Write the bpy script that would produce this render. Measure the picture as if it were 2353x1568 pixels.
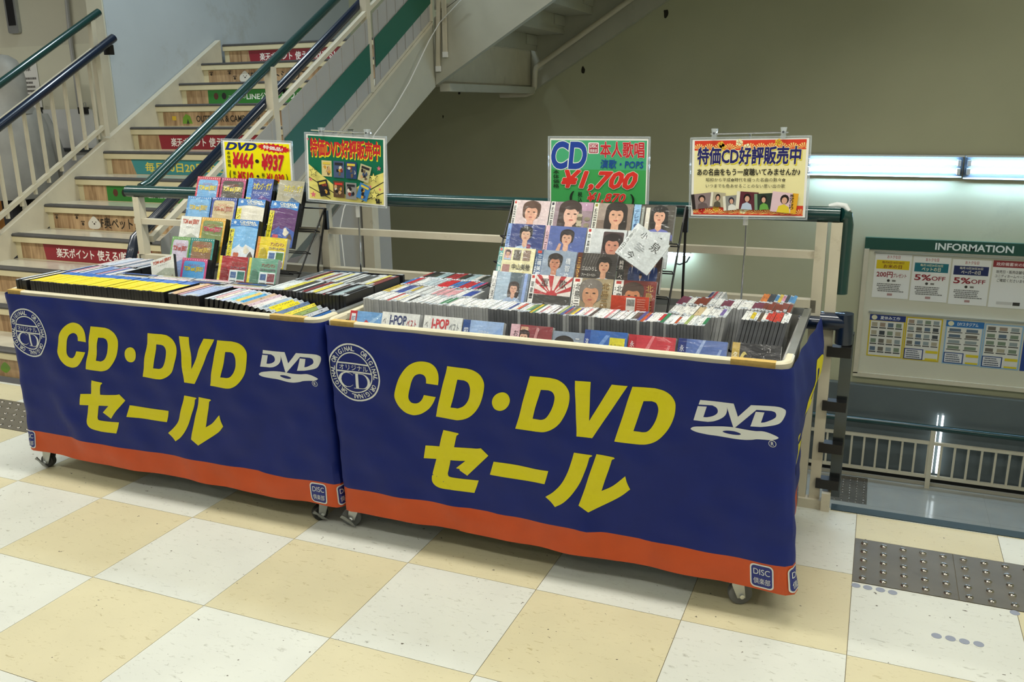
import bpy, bmesh, math, random
from mathutils import Vector, Matrix
for o in list(bpy.data.objects): bpy.data.objects.remove(o)
SC = bpy.context.scene; COL = SC.collection
random.seed(7)
V = Vector
# ------------------------------------------------------------------ camera
IW, IH = 2353, 1568
FPX, YAW, PITCH, ROLL = 1999.2834, -0.396844404, 0.264026603, -0.0120361793
CAM = V((1.76590942, -2.23406131, 1.44473810))
def _axes():
    cy, sy, cp, sp = math.cos(YAW), math.sin(YAW), math.cos(PITCH), math.sin(PITCH)
    f = V((sy*cp, cy*cp, -sp)); r = V((cy, -sy, 0)); u = r.cross(f)
    cr, sr = math.cos(ROLL), math.sin(ROLL)
    return cr*r+sr*u, -sr*r+cr*u, f
CR, CU, CF = _axes()
cd = bpy.data.cameras.new('camera'); cam = bpy.data.objects.new('camera', cd); COL.objects.link(cam)
cd.sensor_width = 36; cd.lens = FPX/IW*36; cd.clip_start = .05; cd.clip_end = 100
m = Matrix((CR, CU, -CF)).transposed().to_4x4(); m.translation = CAM; cam.matrix_world = m
SC.camera = cam
# ------------------------------------------------------------------ world, lights, exposure
w = bpy.data.worlds.new('store_ambience'); SC.world = w; w.use_nodes = True
bg = w.node_tree.nodes['Background']; bg.inputs[0].default_value = (1, .97, .88, 1); bg.inputs[1].default_value = .12
def area(name, loc, sx, sy, power, col, rot=(0, 0, 0)):
    l = bpy.data.lights.new(name, 'AREA'); l.shape = 'RECTANGLE'; l.size = sx; l.size_y = sy; l.energy = power; l.color = col
    o = bpy.data.objects.new(name, l); COL.objects.link(o); o.location = loc; o.rotation_euler = rot; return o
WARM = (1, .985, .90); COOL = (.76, .91, 1)
CEIL = 2.95
LAMPS = [(x, y) for y in (-3.6, -1.75, .2) for x in (-5.4, -3.2, -1.0, 1.2, 3.4)]
for x, y in LAMPS: area('ceiling_tube_light', (x, y, CEIL-.1), 1.2, .14, {-3.6: 8, -1.75: 16, .2: 34}[y], WARM)
area('stair_ceiling_light', (-2.5, 2.6, 4.5), 1.2, .3, 60, COOL)
area('added_well_light', (2.0, 3.0, 4.6), 1.2, .3, 62, WARM)  # added lamp with no fixture, lifts the back wall of the well
SC.view_settings.view_transform = 'Standard'; SC.view_settings.look = 'None'; SC.view_settings.gamma = 1
SC.view_settings.use_curve_mapping = False; SC.view_settings.exposure = -0.08
# ------------------------------------------------------------------ pixel -> plane
def ray(x, y): return (x-IW/2)/FPX*CR-(y-IH/2)/FPX*CU+CF
def onp(x, y, p0, n):
    d = ray(x, y); return CAM+d*((V(p0)-CAM).dot(n)/d.dot(n))
def Pz(x, y, z=0): return onp(x, y, (0, 0, z), V((0, 0, 1)))
def Py(x, y, yy): return onp(x, y, (0, yy, 0), V((0, 1, 0)))
def Px(x, y, xx): return onp(x, y, (xx, 0, 0), V((1, 0, 0)))
# ------------------------------------------------------------------ materials
def lin(c):
    if isinstance(c, str):
        c = c.lstrip('#'); c = [int(c[i:i+2], 16)/255 for i in (0, 2, 4)]
    elif max(c) > 1.001: c = [k/255 for k in c]
    return tuple(((k+.055)/1.055)**2.4 if k > .04045 else k/12.92 for k in c)
MATS = {}
def nodes(m): return m.node_tree.nodes, m.node_tree.links
def mat(name, col, rough=.5, metal=0, var=0, vscale=6, dirt=None, dscale=3, dlo=.55, bump=0, bscale=200, emit=0, coat=0, trans=0, ior=1.45, alpha=1, spec=None):
    if name in MATS: return MATS[name]
    m = bpy.data.materials.new(name); m.use_nodes = True; N, L = nodes(m); b = N['Principled BSDF']
    c = lin(col)+(1,)
    b.inputs['Base Color'].default_value = c; b.inputs['Roughness'].default_value = rough; b.inputs['Metallic'].default_value = metal
    if coat: b.inputs['Coat Weight'].default_value = coat; b.inputs['Coat Roughness'].default_value = .08
    if trans: b.inputs['Transmission Weight'].default_value = trans; b.inputs['IOR'].default_value = ior
    if alpha < 1: b.inputs['Alpha'].default_value = alpha
    if spec is not None: b.inputs['Specular IOR Level'].default_value = spec
    if emit: b.inputs['Emission Color'].default_value = c; b.inputs['Emission Strength'].default_value = emit
    tc = N.new('ShaderNodeTexCoord'); src = None
    if var:
        n = N.new('ShaderNodeTexNoise'); n.inputs['Scale'].default_value = vscale; n.inputs['Detail'].default_value = 5; L.new(tc.outputs['Object'], n.inputs[0])
        r = N.new('ShaderNodeMapRange'); r.inputs[1].default_value = .3; r.inputs[2].default_value = .7; r.inputs[3].default_value = 1-var; r.inputs[4].default_value = 1+var; L.new(n.outputs[0], r.inputs[0])
        x = N.new('ShaderNodeVectorMath'); x.operation = 'SCALE'; x.inputs[0].default_value = c[:3]; L.new(r.outputs[0], x.inputs['Scale']); src = x.outputs[0]
    if dirt is not None:
        n = N.new('ShaderNodeTexNoise'); n.inputs['Scale'].default_value = dscale; n.inputs['Detail'].default_value = 8; n.inputs['Roughness'].default_value = .7; L.new(tc.outputs['Object'], n.inputs[0])
        r = N.new('ShaderNodeMapRange'); r.inputs[1].default_value = dlo; r.inputs[2].default_value = dlo+.2; L.new(n.outputs[0], r.inputs[0])
        x = N.new('ShaderNodeMix'); x.data_type = 'RGBA'; L.new(r.outputs[0], x.inputs[0]); x.inputs[6].default_value = c; x.inputs[7].default_value = lin(dirt)+(1,)
        if src: L.new(src, x.inputs[6])
        src = x.outputs[2]
    if src: L.new(src, b.inputs['Base Color'])
    if bump:
        n = N.new('ShaderNodeTexNoise'); n.inputs['Scale'].default_value = bscale; n.inputs['Detail'].default_value = 3; L.new(tc.outputs['Object'], n.inputs[0])
        bp = N.new('ShaderNodeBump'); bp.inputs['Strength'].default_value = bump; bp.inputs['Distance'].default_value = .004; L.new(n.outputs[0], bp.inputs['Height']); L.new(bp.outputs[0], b.inputs['Normal'])
    MATS[name] = m; return m
def tile_mat(name, col, fleck):
    m = bpy.data.materials.new(name); m.use_nodes = True; N, L = nodes(m); b = N['Principled BSDF']
    oi = N.new('ShaderNodeObjectInfo'); tc = N.new('ShaderNodeTexCoord')
    off = N.new('ShaderNodeVectorMath'); off.operation = 'ADD'; L.new(tc.outputs['Object'], off.inputs[0])
    sc = N.new('ShaderNodeMath'); sc.operation = 'MULTIPLY'; sc.inputs[1].default_value = 37; L.new(oi.outputs['Random'], sc.inputs[0]); L.new(sc.outputs[0], off.inputs[1])
    mp = N.new('ShaderNodeMapping'); mp.inputs['Scale'].default_value = (1, 2.6, 1); L.new(off.outputs[0], mp.inputs[0])
    n = N.new('ShaderNodeTexNoise'); n.inputs['Scale'].default_value = 34; n.inputs['Detail'].default_value = 9; n.inputs['Roughness'].default_value = .72; n.inputs['Distortion'].default_value = .8; L.new(mp.outputs[0], n.inputs[0])
    r = N.new('ShaderNodeValToRGB'); r.color_ramp.elements[0].position = .30; r.color_ramp.elements[0].color = lin(fleck)+(1,)
    r.color_ramp.elements[1].position = .42; r.color_ramp.elements[1].color = lin(col)+(1,)
    e = r.color_ramp.elements.new(.62); e.color = lin(col)+(1,); e = r.color_ramp.elements.new(.75); e.color = tuple(min(1, k*1.06) for k in lin(col))+(1,)
    L.new(n.outputs[0], r.inputs[0])
    n2 = N.new('ShaderNodeTexNoise'); n2.inputs['Scale'].default_value = 5; L.new(off.outputs[0], n2.inputs[0])
    mr = N.new('ShaderNodeMapRange'); mr.inputs[3].default_value = .9; mr.inputs[4].default_value = 1.08; L.new(n2.outputs[0], mr.inputs[0])
    x = N.new('ShaderNodeVectorMath'); x.operation = 'SCALE'; L.new(r.outputs[0], x.inputs[0]); L.new(mr.outputs[0], x.inputs['Scale'])
    # hard dark scuff specks
    n3 = N.new('ShaderNodeTexNoise'); n3.inputs['Scale'].default_value = 60; n3.inputs['Detail'].default_value = 2; L.new(off.outputs[0], n3.inputs[0])
    r3 = N.new('ShaderNodeMapRange'); r3.inputs[1].default_value = .735; r3.inputs[2].default_value = .76; L.new(n3.outputs[0], r3.inputs[0])
    mx = N.new('ShaderNodeMix'); mx.data_type = 'RGBA'; L.new(r3.outputs[0], mx.inputs[0]); L.new(x.outputs[0], mx.inputs[6]); mx.inputs[7].default_value = lin('#5e584c')+(1,)
    L.new(mx.outputs[2], b.inputs['Base Color']); b.inputs['Roughness'].default_value = .42; b.inputs['Specular IOR Level'].default_value = .35
    return m
def print_mat(name, rough=.35, coat=.0):
    m = bpy.data.materials.new(name); m.use_nodes = True; N, L = nodes(m); b = N['Principled BSDF']
    a = N.new('ShaderNodeAttribute'); a.attribute_name = 'ink'; L.new(a.outputs['Color'], b.inputs['Base Color'])
    b.inputs['Roughness'].default_value = rough
    if coat: b.inputs['Coat Weight'].default_value = coat; b.inputs['Coat Roughness'].default_value = .06
    return m
def wood_mat():
    m = bpy.data.materials.new('wood_print'); m.use_nodes = True; N, L = nodes(m); b = N['Principled BSDF']
    tc = N.new('ShaderNodeTexCoord'); mp = N.new('ShaderNodeMapping'); mp.inputs['Scale'].default_value = (9, 1, 1.2); L.new(tc.outputs['Object'], mp.inputs[0])
    n = N.new('ShaderNodeTexNoise'); n.inputs['Scale'].default_value = 3.5; n.inputs['Detail'].default_value = 7; n.inputs['Distortion'].default_value = .6; L.new(mp.outputs[0], n.inputs[0])
    r = N.new('ShaderNodeValToRGB'); r.color_ramp.elements[0].position = .32; r.color_ramp.elements[0].color = lin('#8a6a49')+(1,); r.color_ramp.elements[1].position = .68; r.color_ramp.elements[1].color = lin('#c4a47c')+(1,)
    L.new(n.outputs[0], r.inputs[0]); L.new(r.outputs[0], b.inputs['Base Color']); b.inputs['Roughness'].default_value = .35; return m
def spine_mat(name, yellow=False, long_=.19):
    # printed spine label: object colour + rows of small dark marks like lettering
    m = bpy.data.materials.new(name); m.use_nodes = True; N, L = nodes(m); b = N['Principled BSDF']
    oi = N.new('ShaderNodeObjectInfo'); tc = N.new('ShaderNodeTexCoord'); sp = N.new('ShaderNodeSeparateXYZ'); L.new(tc.outputs['Object'], sp.inputs[0])
    def mth(op, a, b_=None):
        n = N.new('ShaderNodeMath'); n.operation = op
        for i, k in enumerate((a, b_)):
            if k is None: continue
            if isinstance(k, (int, float)): n.inputs[i].default_value = k
            else: L.new(k, n.inputs[i])
        return n.outputs[0]
    fy = mth('FLOOR', mth('MULTIPLY', sp.outputs[1], 260)); fx = mth('FLOOR', mth('MULTIPLY', sp.outputs[0], 420))
    cb = N.new('ShaderNodeCombineXYZ'); L.new(fx, cb.inputs[0]); L.new(fy, cb.inputs[1]); L.new(mth('MULTIPLY', oi.outputs['Random'], 91), cb.inputs[2])
    wn = N.new('ShaderNodeTexWhiteNoise'); L.new(cb.outputs[0], wn.inputs[0])
    mark = mth('MULTIPLY', mth('GREATER_THAN', wn.outputs[0], .6), .3 if yellow else .62)
    cen = mth('LESS_THAN', mth('ABSOLUTE', sp.outputs[0]), .0033)
    fw = mth('FLOOR', mth('MULTIPLY', sp.outputs[1], 34)); cb2 = N.new('ShaderNodeCombineXYZ'); L.new(fw, cb2.inputs[0]); L.new(mth('MULTIPLY', oi.outputs['Random'], 53), cb2.inputs[1])
    wn2 = N.new('ShaderNodeTexWhiteNoise'); L.new(cb2.outputs[0], wn2.inputs[0]); word = mth('GREATER_THAN', wn2.outputs[0], .38)
    fac = mth('MULTIPLY', mth('MULTIPLY', mark, cen), word)
    base = N.new('ShaderNodeMix'); base.data_type = 'RGBA'; L.new(oi.outputs['Color'], base.inputs[6])
    if yellow:
        base.inputs[7].default_value = lin('#3a74c8')+(1,); L.new(mth('GREATER_THAN', sp.outputs[1], .045), base.inputs[0])
    else:
        base.inputs[7].default_value = lin('#b9c3cc')+(1,); L.new(mth('MULTIPLY', mth('GREATER_THAN', mth('ABSOLUTE', sp.outputs[1]), long_*.36), mth('GREATER_THAN', oi.outputs['Random'], .55)), base.inputs[0])
    ink = N.new('ShaderNodeMix'); ink.data_type = 'RGBA'; L.new(fac, ink.inputs[0]); L.new(base.outputs[2], ink.inputs[6]); ink.inputs[7].default_value = lin('#3a3a44')+(1,)
    L.new(ink.outputs[2], b.inputs['Base Color']); b.inputs['Roughness'].default_value = .25; return m
def cover_mat():
    m = print_mat('cover_ink', .35); N, L = nodes(m); b = N['Principled BSDF']; a = [n for n in N if n.type == 'ATTRIBUTE'][0]; tc = N.new('ShaderNodeTexCoord'); src = a.outputs['Color']
    for sc_, k in ((26, .12), (120, .10)):
        n = N.new('ShaderNodeTexNoise'); n.inputs['Scale'].default_value = sc_; n.inputs['Detail'].default_value = 4; L.new(tc.outputs['Object'], n.inputs[0])
        r = N.new('ShaderNodeMapRange'); r.inputs[1].default_value = .3; r.inputs[2].default_value = .7; r.inputs[3].default_value = 1-k; r.inputs[4].default_value = 1+k; L.new(n.outputs[0], r.inputs[0])
        x = N.new('ShaderNodeVectorMath'); x.operation = 'SCALE'; L.new(src, x.inputs[0]); L.new(r.outputs[0], x.inputs['Scale']); src = x.outputs[0]
    L.new(src, b.inputs['Base Color']); return m
def film_mat():
    m = bpy.data.materials.new('shrink_film'); m.use_nodes = True; N, L = nodes(m); out = N['Material Output']; N.remove(N['Principled BSDF'])
    t = N.new('ShaderNodeBsdfTransparent'); g_ = N.new('ShaderNodeBsdfGlossy'); g_.inputs['Roughness'].default_value = .12; mx = N.new('ShaderNodeMixShader'); 
    tc = N.new('ShaderNodeTexCoord'); oi = N.new('ShaderNodeObjectInfo'); ad = N.new('ShaderNodeVectorMath'); ad.operation = 'ADD'; L.new(tc.outputs['Object'], ad.inputs[0]); L.new(oi.outputs['Random'], ad.inputs[1])
    mp = N.new('ShaderNodeMapping'); mp.inputs['Rotation'].default_value = (0, 0, .7); mp.inputs['Scale'].default_value = (9, 26, 1); L.new(ad.outputs[0], mp.inputs[0])
    n = N.new('ShaderNodeTexNoise'); n.inputs['Scale'].default_value = 1.0; n.inputs['Detail'].default_value = 3; n.inputs['Distortion'].default_value = 1.2; L.new(mp.outputs[0], n.inputs[0])
    bp = N.new('ShaderNodeBump'); bp.inputs['Strength'].default_value = .7; bp.inputs['Distance'].default_value = .010; L.new(n.outputs[0], bp.inputs['Height'])
    L.new(bp.outputs[0], g_.inputs['Normal']); mx.inputs[0].default_value = .05; L.new(t.outputs[0], mx.inputs[1]); L.new(g_.outputs[0], mx.inputs[2]); L.new(mx.outputs[0], out.inputs[0]); return m
M_COVER = cover_mat(); M_SHRINK = film_mat()
M_INK = print_mat('printed_ink'); M_GLOSS = print_mat('glossy_printed_ink', .3, .06); M_CLOTH_INK = print_mat('cloth_ink', .55)
M_WALL = mat('painted_wall', '#b6b697', .75, var=.05, vscale=1.3, dirt='#a5a38b', dscale=.8, dlo=.6)
M_WALLB = mat('painted_side_wall', '#bcc6cc', .8, var=.04, vscale=2, dirt='#a7a9a4', dscale=1.6, dlo=.55)
M_CREAM = mat('cream_enamel', '#cdc6b0', .4, var=.05, vscale=9, dirt='#a2977c', dscale=7, dlo=.6)
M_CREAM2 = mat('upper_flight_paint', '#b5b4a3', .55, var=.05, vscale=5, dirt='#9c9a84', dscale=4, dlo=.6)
M_CREAMW = mat('cream_wall', '#cdcbb8', .7, var=.03, vscale=2)
M_GREY = mat('grey_sheet', '#a8a7a3', .5, var=.03, vscale=3)
M_STEP = mat('step_linoleum', '#c9c4b0', .16, var=.08, vscale=7, dirt='#a39a80', dscale=5, dlo=.58, spec=.5)
M_NOSE = mat('step_nose_cream', '#d3c8a3', .45, var=.05, vscale=8, dirt='#98875c', dscale=9, dlo=.66)
M_STRIP = mat('dark_rubber', '#4a4846', .6, var=.1, vscale=30)
M_GREEN = mat('dark_green_vinyl', '#123a38', .22, coat=.3); M_NAVY = mat('dark_navy_vinyl', '#0c1d33', .25, coat=.3, dirt='#3a3030', dscale=20, dlo=.72)
M_STRIPE = mat('green_stripe_paint', '#0c5a45', .45)
M_WOOD = wood_mat()
M_BLUE = mat('banner_blue', '#10226f', .55, var=.06, vscale=14, bump=.15, bscale=30, spec=.3)
M_ORANGE = mat('banner_orange', '#c24a14', .5, var=.08, vscale=10, bump=.25, bscale=25)
M_RIM = mat('cream_plastic', '#d6cfb4', .4, var=.05, vscale=20, dirt='#b49a58', dscale=4, dlo=.63)
M_TAPE = mat('aged_tape', '#c9a95f', .45, var=.12, vscale=60)
M_ZINC = mat('zinc_metal', '#b5b8b6', .35, metal=.8, var=.08, vscale=12)
M_CHROME = mat('chrome', '#d5d8da', .12, metal=1); M_BLACK = mat('black_plastic', '#141415', .38); M_WIRE = mat('black_wire', '#0e0e0f', .35)
M_RUBBER = mat('grey_rubber', '#6a6c6c', .6, var=.1, vscale=20); M_DRUB = mat('dark_caster_rubber', '#2b2b2a', .55)
M_CDCASE = mat('smoky_plastic', '#aeb0b1', .22, var=.12, vscale=40, coat=.3); M_CDDARK = mat('dark_smoky_plastic', '#66686c', .22, var=.12, vscale=40, coat=.3)
M_DVDCASE = mat('black_case_plastic', '#1b1b1d', .33, var=.1, vscale=40)
M_CLEAR = mat('clear_acrylic', '#cdd6da', .06, alpha=.22, spec=1.0)
M_FILM = mat('clear_film', '#f4f8fa', .08, alpha=.07, spec=1.0)
M_WHITE = mat('white_plastic', '#e6e7e4', .4); M_PAPER = mat('white_paper', '#e6e6e2', .6)
M_TACT = mat('tactile_plate', '#6e6a60', .38, metal=.25, var=.12, vscale=8, dirt='#57534a', dscale=6, dlo=.55)
M_STUD = mat('stud_steel', '#9a958c', .22, metal=.9)
M_LOWFLOOR = mat('landing_linoleum', '#a9aaa2', .14, var=.05, vscale=4, spec=.6)
M_DARK = mat('recess_shade_black', '#141413', .8); M_SLATE = mat('slate_panel', '#5f686a', .2, var=.06, vscale=3, spec=.6)
M_TUBE = mat('lit_tube', '#b6daff', .3, emit=75); M_FIX = mat('white_enamel_fixture', '#dfe6e8', .3)
M_GROUT = mat('tile_joint', '#6f6448', .8); M_STRUCT = mat('slab_concrete', '#8d897c', .8)
M_YSP = spine_mat('yellow_spine', True); M_DSP = spine_mat('dvd_spine'); M_CSP = spine_mat('cd_spine', False, .124)
# ------------------------------------------------------------------ mesh builder
class MB:
    def __init__(s): s.v = []; s.f = []; s.m = []; s.c = []
    def add(s, vs, fs, mi=0, col=None):
        o = len(s.v); s.v += [tuple(p) for p in vs]
        for f in fs: s.f.append([i+o for i in f]); s.m.append(mi); s.c.append(col)
        return s
    def box(s, a, b, mi=0, mtx=None):
        x0, y0, z0 = a; x1, y1, z1 = b
        vs = [V(p) for p in ((x0,y0,z0),(x1,y0,z0),(x1,y1,z0),(x0,y1,z0),(x0,y0,z1),(x1,y0,z1),(x1,y1,z1),(x0,y1,z1))]
        if mtx: vs = [mtx@p for p in vs]
        return s.add(vs, [(0,3,2,1),(4,5,6,7),(0,1,5,4),(1,2,6,5),(2,3,7,6),(3,0,4,7)], mi)
    def bar(s, p, q, w, h, mi=0, up=(0, 0, 1)):
        p, q = V(p), V(q); d = (q-p).normalized(); up = V(up)
        if abs(d.dot(up)) > .99: up = V((0, 1, 0))
        x = d.cross(up).normalized(); z = x.cross(d)
        vs = [e+x*a*w/2+z*b*h/2 for e in (p, q) for a, b in ((-1,-1),(1,-1),(1,1),(-1,1))]
        return s.add(vs, [(0,1,2,3),(7,6,5,4),(0,4,5,1),(1,5,6,2),(2,6,7,3),(3,7,4,0)], mi)
    def tube(s, pts, r, n=10, mi=0, cap=True):
        pts = [V(p) for p in pts]; k = len(pts); o = len(s.v); ref = None
        for i, p in enumerate(pts):
            d = (pts[min(i+1, k-1)]-pts[max(i-1, 0)]).normalized()
            if ref is None:
                ref = d.cross(V((0, 0, 1)))
                if ref.length < .05: ref = d.cross(V((1, 0, 0)))
            x = (ref-d*ref.dot(d)).normalized(); ref = x; y = d.cross(x)
            rr = r[i] if isinstance(r, (list, tuple)) else r
            s.v += [tuple(p+(x*math.cos(2*math.pi*j/n)+y*math.sin(2*math.pi*j/n))*rr) for j in range(n)]
        fs = [(o+i*n+j, o+i*n+(j+1)%n, o+(i+1)*n+(j+1)%n, o+(i+1)*n+j) for i in range(k-1) for j in range(n)]
        if cap: fs += [tuple(o+j for j in reversed(range(n))), tuple(o+(k-1)*n+j for j in range(n))]
        for f in fs: s.f.append(list(f)); s.m.append(mi); s.c.append(None)
        return s
    def prism(s, poly, fr, t, mi=0):
        # poly: 2D outline, fr(x, y, h) -> point; thickness t
        n = len(poly); vs = [fr(x, y, 0) for x, y in poly]+[fr(x, y, t) for x, y in poly]
        return s.add(vs, [tuple(reversed(range(n))), tuple(range(n, 2*n))]+[(i, (i+1) % n, n+(i+1) % n, n+i) for i in range(n)], mi)
    def loft(s, rings, mi=0, cap=True):
        o = len(s.v); n = len(rings[0])
        for r in rings: s.v += [tuple(p) for p in r]
        fs = [(o+i*n+j, o+i*n+(j+1) % n, o+(i+1)*n+(j+1) % n, o+(i+1)*n+j) for i in range(len(rings)-1) for j in range(n)]
        if cap: fs += [tuple(o+j for j in reversed(range(n))), tuple(o+(len(rings)-1)*n+j for j in range(n))]
        for f in fs: s.f.append(list(f)); s.m.append(mi); s.c.append(None)
        return s
    def mesh(s, name, mats, smooth=False):
        me = bpy.data.meshes.new(name); me.from_pydata(s.v, [], s.f)
        for k in (mats if isinstance(mats, (list, tuple)) else [mats]): me.materials.append(k)
        if any(s.m): me.polygons.foreach_set('material_index', s.m)
        if any(c is not None for c in s.c):
            at = me.color_attributes.new('ink', 'FLOAT_COLOR', 'CORNER'); buf = []
            for f, c in zip(s.f, s.c): buf += list((c or (1, 1, 1))+(1,))*len(f)
            at.data.foreach_set('color', buf)
        if smooth:
            me.polygons.foreach_set('use_smooth', [True]*len(me.polygons))
            try: me.set_sharp_from_angle(angle=math.radians(40))
            except Exception: pass
        me.update(); return me
    def build(s, name, mats, parent=None, smooth=False, mtx=None, bevel=0):
        me = s.mesh(name, mats, smooth)
        if bevel:
            bm = bmesh.new(); bm.from_mesh(me); bmesh.ops.bevel(bm, geom=bm.edges[:], offset=bevel, segments=1, affect='EDGES'); bm.to_mesh(me); bm.free()
        return obj(name, me, parent, mtx)
def obj(name, me, parent=None, mtx=None):
    o = bpy.data.objects.new(name, me); COL.objects.link(o)
    if parent is not None: o.parent = parent
    if mtx is not None: o.matrix_local = mtx
    return o
def tag(o, label, cat, group=None):
    o['label'] = label; o['category'] = cat
    if group: o['group'] = group
    return o
def thing(name, label, cat, loc=(0, 0, 0), group=None, mtx=None):
    o = bpy.data.objects.new(name, None); COL.objects.link(o); o.empty_display_size = .05
    if mtx is not None: o.matrix_world = mtx
    else: o.location = loc
    return tag(o, label, cat, group)
def struct(o): o['kind'] = 'structure'; return o
def B(name, a, b, m_, parent=None, bevel=0): return MB().box(a, b).build(name, m_, parent, bevel=bevel)
def frame(o, ex, ey):
    ex = V(ex).normalized(); ey = V(ey); ey = (ey-ex*ey.dot(ex)).normalized(); ez = ex.cross(ey)
    m_ = Matrix((ex, ey, ez)).transposed().to_4x4(); m_.translation = o; return m_
# ------------------------------------------------------------------ text and print
_TC = {}
def glyphs(s, bold=0, slant=0):
    k = (s, round(bold, 4), slant)
    if k in _TC: return _TC[k]
    c = bpy.data.curves.new('t', 'FONT'); c.body = s; c.size = 1; c.shear = slant; c.offset = bold*.8 if s.isascii() else 0; c.resolution_u = 5 if s.isascii() else 2; c.fill_mode = 'BOTH'
    o = bpy.data.objects.new('t', c); me = o.to_mesh()
    vs = [(p.co.x, p.co.y, 0) for p in me.vertices]; fs = [tuple(p.vertices) for p in me.polygons]
    o.to_mesh_clear(); bpy.data.objects.remove(o); bpy.data.curves.remove(c)
    if bold > .008 and vs and not s.isascii():
        n0 = len(vs); rr = bold*.75; base_v, base_f = list(vs), list(fs); k8 = 6 if bold < .03 else 10
        for q in range(k8):
            a = 2*math.pi*q/k8; o_ = len(vs); vs += [(x+rr*math.cos(a), y+rr*math.sin(a), -(q+1)) for x, y, _ in base_v]; fs += [tuple(i+o_ for i in f) for f in base_f]
    if vs:
        bb = (min(p[0] for p in vs), min(p[1] for p in vs), max(p[0] for p in vs), max(p[1] for p in vs))
    else: bb = (0, 0, 1, 1)
    _TC[k] = (vs, fs, bb); return _TC[k]
def catmull(pts, seg=5, closed=True):
    # points (x, y) are smooth, (x, y, 1) are corners
    n = len(pts); out = []
    cor = [len(p) > 2 for p in pts]; P = [V(p[:2]) for p in pts]
    for i in range(n):
        a, b = P[i], P[(i+1) % n]; out.append((a.x, a.y))
        if cor[i] and cor[(i+1) % n]: continue
        m0 = (b-P[i-1])/2 if not cor[i] else (b-a); m1 = (P[(i+2) % n]-a)/2 if not cor[(i+1) % n] else (b-a)
        if cor[i]: m0 = (b-a)*1.0
        for k in range(1, seg):
            t = k/seg; h = ((2*t**3-3*t**2+1)*a+(t**3-2*t**2+t)*m0+(-2*t**3+3*t**2)*b+(t**3-t**2)*m1); out.append((h.x, h.y))
    return out
def ell(cx, cy, rx, ry, n=20, rot=0, a0=0, a1=2*math.pi):
    full = abs(a1-a0-2*math.pi) < 1e-6; r = []
    for i in range(n if full else n+1):
        a = a0+(a1-a0)*i/n; x, y = rx*math.cos(a), ry*math.sin(a); r.append((cx+x*math.cos(rot)-y*math.sin(rot), cy+x*math.sin(rot)+y*math.cos(rot)))
    return r
def rrect(x0, y0, x1, y1, r, n=4):
    p = []
    for cx, cy, a in ((x1-r, y1-r, 0), (x0+r, y1-r, 90), (x0+r, y0+r, 180), (x1-r, y0+r, 270)):
        p += [(cx+r*math.cos(math.radians(a+90*i/n)), cy+r*math.sin(math.radians(a+90*i/n))) for i in range(n+1)]
    return p
def star(cx, cy, r, n=5, k=.42, rot=math.pi/2):
    return [(cx+(r if i % 2 == 0 else r*k)*math.cos(rot+math.pi*i/n), cy+(r if i % 2 == 0 else r*k)*math.sin(rot+math.pi*i/n)) for i in range(2*n)]
def tri(poly):
    from mathutils.geometry import tessellate_polygon
    return [t for t in tessellate_polygon([[V((x, y, 0)) for x, y in poly]])]
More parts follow.
